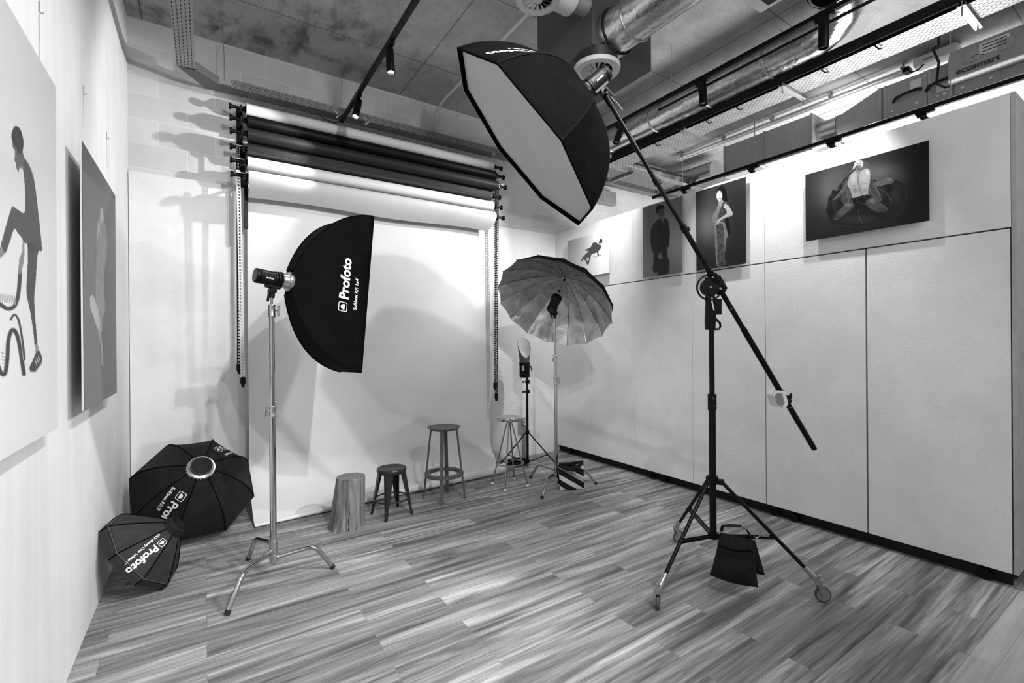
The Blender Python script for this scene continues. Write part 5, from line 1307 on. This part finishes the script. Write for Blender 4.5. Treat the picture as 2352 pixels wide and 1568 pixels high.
hh = thing('flash_head', 'upright flash head on the thin black tripod, below the scooped reflector', 'flash head', (hx.x, hx.y, z0))
b = MB(); b.lathe((hx.x, hx.y, z0), (0, 0, 1), [(0, .062), (.01, .066), (z1-z0-.03, .066), (z1-z0-.03, .070), (z1-z0, .070)], 30); b.build('lamp_body', M['blackm'], hh)
b = MB(); q = hx+r2*.03+n2*.062; b.box((q.x, q.y, z1-.07), (.04, .03, .07), bev=.004); b.cyl((q.x, q.y, z0-.01), (q.x, q.y, z1-.06), .012, seg=12); b.build('tilt_bracket', M['black'], hh)
b = MB(); p = V((q.x, q.y, z1-.06)); b.tube([p, p+r2*.045+V((0, 0, .012)), p+r2*.06+V((0, 0, -.05))], .007, 8); b.build('tilt_lever', M['black'], hh)
b = MB(); p = hx+n2*.067-r2*.02; b.box((p.x, p.y, z1-.075), (.03, .004, .06), axes_from(Zv, n2)); b.build('side_label', M['galv'], hh, False)
z2 = tz(774); rf = thing('light_reflector', 'white scooped reflector with a slanted oval mouth standing on the tripod head', 'reflector', (hx.x, hx.y, z1))
b = MB(); tl_ = (-r2*.55+n2*-.1)
sn = V((.62, -.35, .75)).normalized()   # opening faces right, forward and up
def refl(r0, r1):
    vs = []; n = 40; nb = 12
    for j in range(nb+1):
        for i in range(n):
            q_ = 2*PI*i/n; e = r2*math.cos(q_)+n2*math.sin(q_)
            rr = r0+(r1-r0)*(j/nb)
            base = V((hx.x, hx.y, z1+.005))+e*r0
            tall = (z2-z1)*(.58-.42*math.cos(q_-math.radians(72)))
            vs.append(V((hx.x, hx.y, z1+.005))+e*(r0+(r1-r0)*((j/nb))*(tall/(z2-z1)))+V((0, 0, tall*j/nb)))
    return vs, [(j*n+i, j*n+(i+1) % n, (j+1)*n+(i+1) % n, (j+1)*n+i) for j in range(nb) for i in range(n)]
b.add(*refl(.062, .098)); b.build('outer_shell', M['wheel'], rf)
b = MB(); b.add(*refl(.058, .094)); b.build('white_inside', M['white'], rf)

# ================================================================ STOOLS AND LOG
# chrome stool
fp = [onz(1131, 1113), onz(1160, 1129), onz(1181, 1102), onz(1212, 1118)]; cc = sum(fp, V((0, 0, 0)))/4
cs_ = thing('bar_stool', 'shiny chrome bar stool with thin splayed legs and ball feet', 'stool', (cc.x, cc.y, 0))
zs = zat(1167, 957, cc.x, cc.y); rs = 28.5/CF*(cc.dot(fw))
b = MB(); b.lathe((cc.x, cc.y, zs-.035), (0, 0, 1), [(0, rs*.9), (0, rs*.97), (.006, rs), (.028, rs), (.034, rs*.985), (.03, rs*.92), (.026, rs*.5), (.025, .001)], 44, True, False); b.build('seat', M['chrome'], cs_)
zr = zat(1169, 1062, cc.x, cc.y); rr_ = 0
for f in fp:
    d = (f-cc); d.z = 0; a_ = V((cc.x, cc.y, zs-.03))+d.normalized()*.02; e = V((f.x, f.y, .02))
    lg = MB().tube([a_, e], .0085, 12).build('leg', M['legchrome'], cs_)
    MB().ball((f.x, f.y, .016), .016).build('ball_foot', M['white'], lg)
    k = (a_.z-zr)/(a_.z-.02); rr_ += ((a_.lerp(e, k))-V((cc.x, cc.y, zr))).length/4
MB().tube([(cc.x+(rr_+.008)*math.cos(q), cc.y+(rr_+.008)*math.sin(q), zr) for q in [k*2*PI/48 for k in range(48)]], .0065, 10, True).build('foot_ring', M['legchrome'], cs_)
# grey stool
fp = [onz(973, 1145), onz(1014, 1160), onz(1027, 1128), onz(1068, 1143)]; cc = sum(fp, V((0, 0, 0)))/4
gs = thing('bar_stool', 'matt grey metal bar stool with flat ring footrest', 'stool', (cc.x, cc.y, 0))
zs = zat(1017, 979, cc.x, cc.y); rs = 37.5/CF*cc.dot(fw); zr = zat(1020, 1087, cc.x, cc.y)
b = MB(); b.lathe((cc.x, cc.y, zs-.03), (0, 0, 1), [(0, rs*.80), (.008, rs*.86), (.022, rs), (.028, rs), (.024, rs*.9), (.02, .001)], 44, True, False); b.build('seat', M['greypaint'], gs)
for f in fp:
    d = V((f.x-cc.x, f.y-cc.y, 0)); L = d.length; d.normalize(); a_ = V((cc.x, cc.y, zs-.02))+d*(rs*.78); e = V((cc.x, cc.y, 0))+d*L
    ax_ = (e-a_); Rm = axes_from(-ax_, d)
    b = MB(); b.box((a_+e)/2, (.038, .016, ax_.length), axes_from(ax_, d), .003); b.build('leg', M['greypaint'], gs, False)
Lf = (fp[0]-cc).length; k = (zs-zr)/zs; rr_ = rs*.78+(Lf-rs*.78)*k
b = MB(); b.lathe((cc.x, cc.y, zr-.014), (0, 0, 1), [(0, rr_-.035), (0, rr_+.014), (.028, rr_+.014), (.028, rr_-.035), (0, rr_-.035)], 48, False, False); b.build('foot_ring', M['greypaint'], gs)
# low black stool
fp = [onz(853, 1180), onz(886, 1199), onz(914, 1163), onz(947, 1179)]; cc = sum(fp, V((0, 0, 0)))/4
bk = thing('low_stool', 'low black metal stool with tapered folded legs beside the log', 'stool', (cc.x, cc.y, 0))
zs = zat(900, 1073, cc.x, cc.y); rs = 33.5/CF*cc.dot(fw); zr = zat(900, 1143, cc.x, cc.y)
b = MB(); b.lathe((cc.x, cc.y, zs-.04), (0, 0, 1), [(0, rs*.98), (.02, rs), (.034, rs*.985), (.04, rs*.94), (.036, rs*.85), (.034, .001)], 40, False, False); b.build('seat', M['blackpaint'], bk)
Lf = 0
for f in fp:
    d = V((f.x-cc.x, f.y-cc.y, 0)); L = d.length; Lf += L/4; d.normalize(); sd = V((-d.y, d.x, 0)); a_ = V((cc.x, cc.y, zs-.035))+d*(rs*.92); e = V((cc.x, cc.y, .01))+d*L
    b = MB(); wt, wb = .045, .014
    A1, A2, A3 = a_+sd*wt-d*.03, a_+d*.006, a_-sd*wt-d*.03; B1, B2, B3 = e+sd*wb-d*.012, e+d*.004, e-sd*wb-d*.012
    b.add([A1, A2, A3, B1, B2, B3], [(0, 1, 4, 3), (1, 2, 5, 4)]); lg = b.build('leg', M['blackpaint'], bk, False)
    sm = lg.modifiers.new('sheet', 'SOLIDIFY'); sm.thickness = .004
    b = MB(); b.cyl((e.x-d.x*.004, e.y-d.y*.004, 0), (e.x-d.x*.004, e.y-d.y*.004, .02), .011, seg=12); b.build('rubber_foot', M['rubber'], lg)
k = (zs-zr)/zs; rr_ = rs*.92+(Lf-rs*.92)*k-.012
MB().tube([(cc.x+rr_*math.cos(q), cc.y+rr_*math.sin(q), zr) for q in [k*2*PI/40 for k in range(40)]], .007, 10, True).build('foot_ring', M['blackpaint'], bk)
# log
lc = V((1.03, 4.215, 0)); lt = thing('log_stool', 'upright cut log used as a stool at the front edge of the backdrop', 'log', lc)
zl = zat(806, 1094, 1.06, 4.215); vs = []; fs = []; n = 56; nz = 26
for j in range(nz+1):
    v = j/nz; r = .148-.028*v+.010*math.exp(-v*9)
    for i in range(n):
        q = 2*PI*i/n; rr = r*(1+.035*math.sin(2*q+.6)+.02*math.sin(3*q+1+v)+.012*math.sin(7*q+v*1.5)+.006*math.sin(17*q))
        e = 1.0
        if j == nz: rr *= .965
        vs.append(V((lc.x+.035*v+rr*math.cos(q), lc.y+rr*math.sin(q), zl*v-(.0 if j < nz else -.004))))
for j in range(nz):
    for i in range(n): fs.append((j*n+i, j*n+(i+1) % n, (j+1)*n+(i+1) % n, (j+1)*n+i))
b = MB(); b.add(vs, fs+[tuple(range(n))[::-1]]); b.build('bark_side', M['logside'], lt)
b = MB(); b.add(vs[-n:]+[V((lc.x+.035, lc.y, zl+.005))], [(i, (i+1) % n, n) for i in range(n)]); b.build('cut_top', M['logend'], lt, False)
b = MB()
for q, w in ((-1.75, .003),):
    pts = []
    for j in range(12):
        v = .02+.6*j/11; r = .148-.028*v+.010*math.exp(-v*9); qq = q+.03*math.sin(j*1.3); rr = r*(1+.035*math.sin(2*qq+.6)+.02*math.sin(3*qq+1+v)+.012*math.sin(7*qq+v*1.5)+.006*math.sin(17*qq)); pts.append((lc.x+.035*v+rr*math.cos(qq), lc.y+rr*math.sin(qq), zl*v))
    b.tube(pts, [w*(1-.8*j/11) for j in range(12)], 5)
b.build('drying_crack', M['seamd'], lt)

# ================================================================ FLOOR SOFTBOXES
kF = .455/.45; OF = V((-.076*kF, 4.728*kF, 1.6+(.392-1.6)*kF)); RF = rotv((1.695, 3.017, 1.272)); nF = -(RF @ V((0, 0, 1))); dF = .35; rF = .455
coF = [OF+RF @ V((rF*math.cos(k*PI/4), rF*math.sin(k*PI/4), 0)) for k in range(8)]
hbF = [OF+nF*dF+RF @ V((.095*math.cos(k*PI/4), .095*math.sin(k*PI/4), 0)) for k in range(8)]
sf = Soft('black octagonal softbox standing face down against the left corner', OF, nF, coF, hbF, dF, M['cloth2'], .16, .72, .05)
sf.cloth(10, 20); sf.front(.03, .0, 'diff', .008); speed_ring(sf, None, .098, 'silverpaint', teeth=26)
b = MB(); HF = OF+nF*dF; b.lathe(HF-nF*.01, nF, [(0, .075), (.055, .075), (.06, .071), (.055, .067), (.05, .066)], 36, False, True); b.build('adapter_cap', M['wheel'], sf.t)
b = MB(); b.lathe(HF+nF*.046, nF, [(0, .066), (.003, .066)], 30); b.build('cap_disc', M['rubber'], sf.t)
best = min(range(8), key=lambda k: (px(sf.surf(k, .5, .3))[0]-372)**2+(px(sf.surf(k, .5, .3))[1]-1170)**2)
sf.letter(best, [('Profoto', .088, .003, .085, -.005), ("Softbox RFi 3'", .035, .001, .0, -.065)], (.064, .0, -.003), .12)
best = min(range(8), key=lambda k: (px(sf.surf(k, .5, .3))[0]-515)**2+(px(sf.surf(k, .5, .3))[1]-1040)**2)
sf.letter(best, [('Profoto', .088, .003, .085, -.005), ("Softbox RFi 3'", .035, .001, .0, -.065)], (.064, .0, -.003), .15)
kD = .286/.3; OD = V((-.405*kD, 4.12*kD, 1.6+(.149-1.6)*kD)); RD = rotv((1.486, -.427, 2.966)); nD = RD @ V((0, 0, 1)); dD = .245; rD = .286
coD = [OD+RD @ V((rD*math.cos(k*PI/4), rD*math.sin(k*PI/4), 0)) for k in range(8)]
hbD = [OD+nD*dD+RD @ V((.07*math.cos(k*PI/4), .07*math.sin(k*PI/4), 0)) for k in range(8)]
sd_ = Soft('small charcoal folding beauty dish leaning on the left wall', OD, nD, coD, hbD, dD, M['cloth3'], .2, .42, .01, lip=.05)
sd_.cloth(8, 20); sd_.front(.04, .0, 'diff', .005)
HD_ = OD+nD*dD
MB().tube([sd_.surf(k, j/4, .125)+sd_.normal(k, min(.99, max(.01, j/4)), .15)*.003 for k in range(8) for j in range(4)], .003, 6, True).build('lip_seam', M['wheel'], sd_.t)
b = MB(); b.lathe(HD_-nD*.015, nD, [(0, .074), (.03, .072), (.03, .062), (.055, .060), (.058, .055), (.03, .050), (.0, .05)], 36, False, False); b.build('mount_ring', M['rubber'], sd_.t)
b = MB(); b.lathe(HD_-nD*.012, nD, [(0, .06), (.004, .06)], 30); b.build('dark_core', M['seamd'], sd_.t)
best = min(range(8), key=lambda k: (px(sd_.surf(k, .5, .4))[0]-338)**2+(px(sd_.surf(k, .5, .4))[1]-1275)**2)
sd_.letter(best, [('Profoto', .062, .0022, .058, -.003), ("OCF Beauty Dish White 2'", .021, .0006, .0, -.040)], (.044, .0, -.002), .055)

# ================================================================ SMALL THINGS BY THE BACK WALL
po = thing('power_outlet', 'grey wall socket on a vertical conduit behind the thin black tripod', 'outlet', (3.37, 5.33, .6))
ox = ony(1204, 968, 5.31).x; zz = ony(1204, 968, 5.31).z
b = MB(); b.box((ox, 5.3, zz), (.085, .045, .12), bev=.006); b.build('socket_box', M['galv'], po)
b = MB(); b.box((ox-.045, 5.315, zz-.06), (.1, .02, .22), bev=.004); b.build('back_plate', M['ductgrey'], po)
b = MB(); b.box((ox+.005, 5.276, zz+.02), (.03, .004, .03)); b.box((ox+.005, 5.276, zz-.03), (.045, .004, .03)); b.build('socket_face', M['white'], po, False)
b = MB(); b.cyl((ox, 5.31, zz-.06), (ox, 5.31, 0), .022, seg=16); b.build('conduit', M['galv'], po)
b = MB(); b.cyl((ox, 5.3, zz-.22), (ox, 5.27, zz-.22), .026, seg=14); b.build('junction_cap', M['galv'], po)
cl_ = onz(1185, 1063); pts = []
r = random.Random(2)
for k in range(150):
    q = k*.42; R_ = .075+.03*math.sin(k*.37)+r.uniform(-.008, .008); pts.append((cl_.x-.02+R_*1.5*math.cos(q), cl_.y-.1+R_*math.sin(q), .012+.055*(k/150)+r.uniform(-.006, .012)))
tag(MB().tube(pts, .0075, 6).build('cable_coil', M['black']), 'tangled coil of black cable on the floor under the chrome bar stool', 'cable')

# ================================================================ LIGHT
def spotlamp(p, target, watts, deg, blend=.5, size=.02, name='lamp'):
    l = D.lights.new(name, 'SPOT'); l.energy = watts; l.spot_size = math.radians(deg); l.spot_blend = blend; l.shadow_soft_size = size
    o = D.objects.new(name, l); COL.objects.link(o); o.location = p
    o.rotation_euler = (V(target)-V(p)).to_track_quat('-Z', 'Y').to_euler(); return o
def arealamp(p, target, watts, sx_, sy_, name='lamp'):
    l = D.lights.new(name, 'AREA'); l.shape = 'RECTANGLE'; l.size = sx_; l.size_y = sy_; l.energy = watts
    o = D.objects.new(name, l); COL.objects.link(o); o.location = p
    o.rotation_euler = (V(target)-V(p)).to_track_quat('-Z', 'Y').to_euler(); return o
spotlamp((1.23, .1, 3.82), (1.0, 4.7, .9), 165, 95, .6, .025)
spotlamp((1.23, 1.3, 3.82), (1.7, 4.9, .7), 110, 90, .6, .025)
spotlamp(S2, (-.5, 5.05, 3.0), 50, 92, .5, .015)
spotlamp(S1, (.6, 4.4, .2), 26, 80, .7, .02)
spotlamp(S3, (2.4, 5.2, 2.8), 125, 62, .8, .02)
spotlamp(S3, (4.28, 4.35, 2.6), 30, 70, .8, .02)
spotlamp(S3, (3.7, 5.2, 1.4), 70, 80, .8, .02)  # extra beam added at this spotlight to brighten the right back corner
spotlamp(S4, (4.28, 2.4, 2.4), 66, 75, .7, .02)
spotlamp(S5, (4.28, 1.85, 2.4), 66, 75, .7, .02)
spotlamp((3.3, -.1, 3.9), (-.56, 2.4, 1.0), 400, 68, .6, .03)  # unseen lamp added off the tracks to brighten left wall and near floor
spotlamp((1.23, -.9, 3.85), (.1, 2.2, 0), 150, 72, .6, .03)
arealamp((2.5, -1.6, 3.9), (1.8, 3.5, .9), 40, 3.0, 1.2)  # unseen fill light added behind the camera
arealamp((6.4, 2.0, 2.0), (6.0, 3.0, 4.5), 100, 1.6, 2.0)  # hidden upward fill added to brighten the ceiling bay beyond the partition
w = D.worlds.new('World'); SC.world = w; w.use_nodes = True
nt = w.node_tree; bg = nt.nodes['Background']
tc = nt.nodes.new('ShaderNodeTexCoord'); gr = nt.nodes.new('ShaderNodeTexNoise'); gr.inputs['Scale'].default_value = 2.2; gr.inputs['Detail'].default_value = 2
rp = nt.nodes.new('ShaderNodeValToRGB'); rp.color_ramp.elements[0].position = .44; rp.color_ramp.elements[0].color = (.03, .03, .03, 1); rp.color_ramp.elements[1].position = .60; rp.color_ramp.elements[1].color = (1, 1, 1, 1)
nt.links.new(tc.outputs['Generated'], gr.inputs['Vector']); nt.links.new(gr.outputs['Fac'], rp.inputs['Fac']); nt.links.new(rp.outputs['Color'], bg.inputs['Color'])
bg.inputs['Strength'].default_value = .55
vs_ = SC.view_settings
vs_.view_transform = 'Standard'; vs_.look = 'None'; vs_.exposure = 0.62; vs_.gamma = 0.86
SC.cycles.max_bounces = 8; SC.cycles.diffuse_bounces = 4; SC.cycles.use_denoising = True
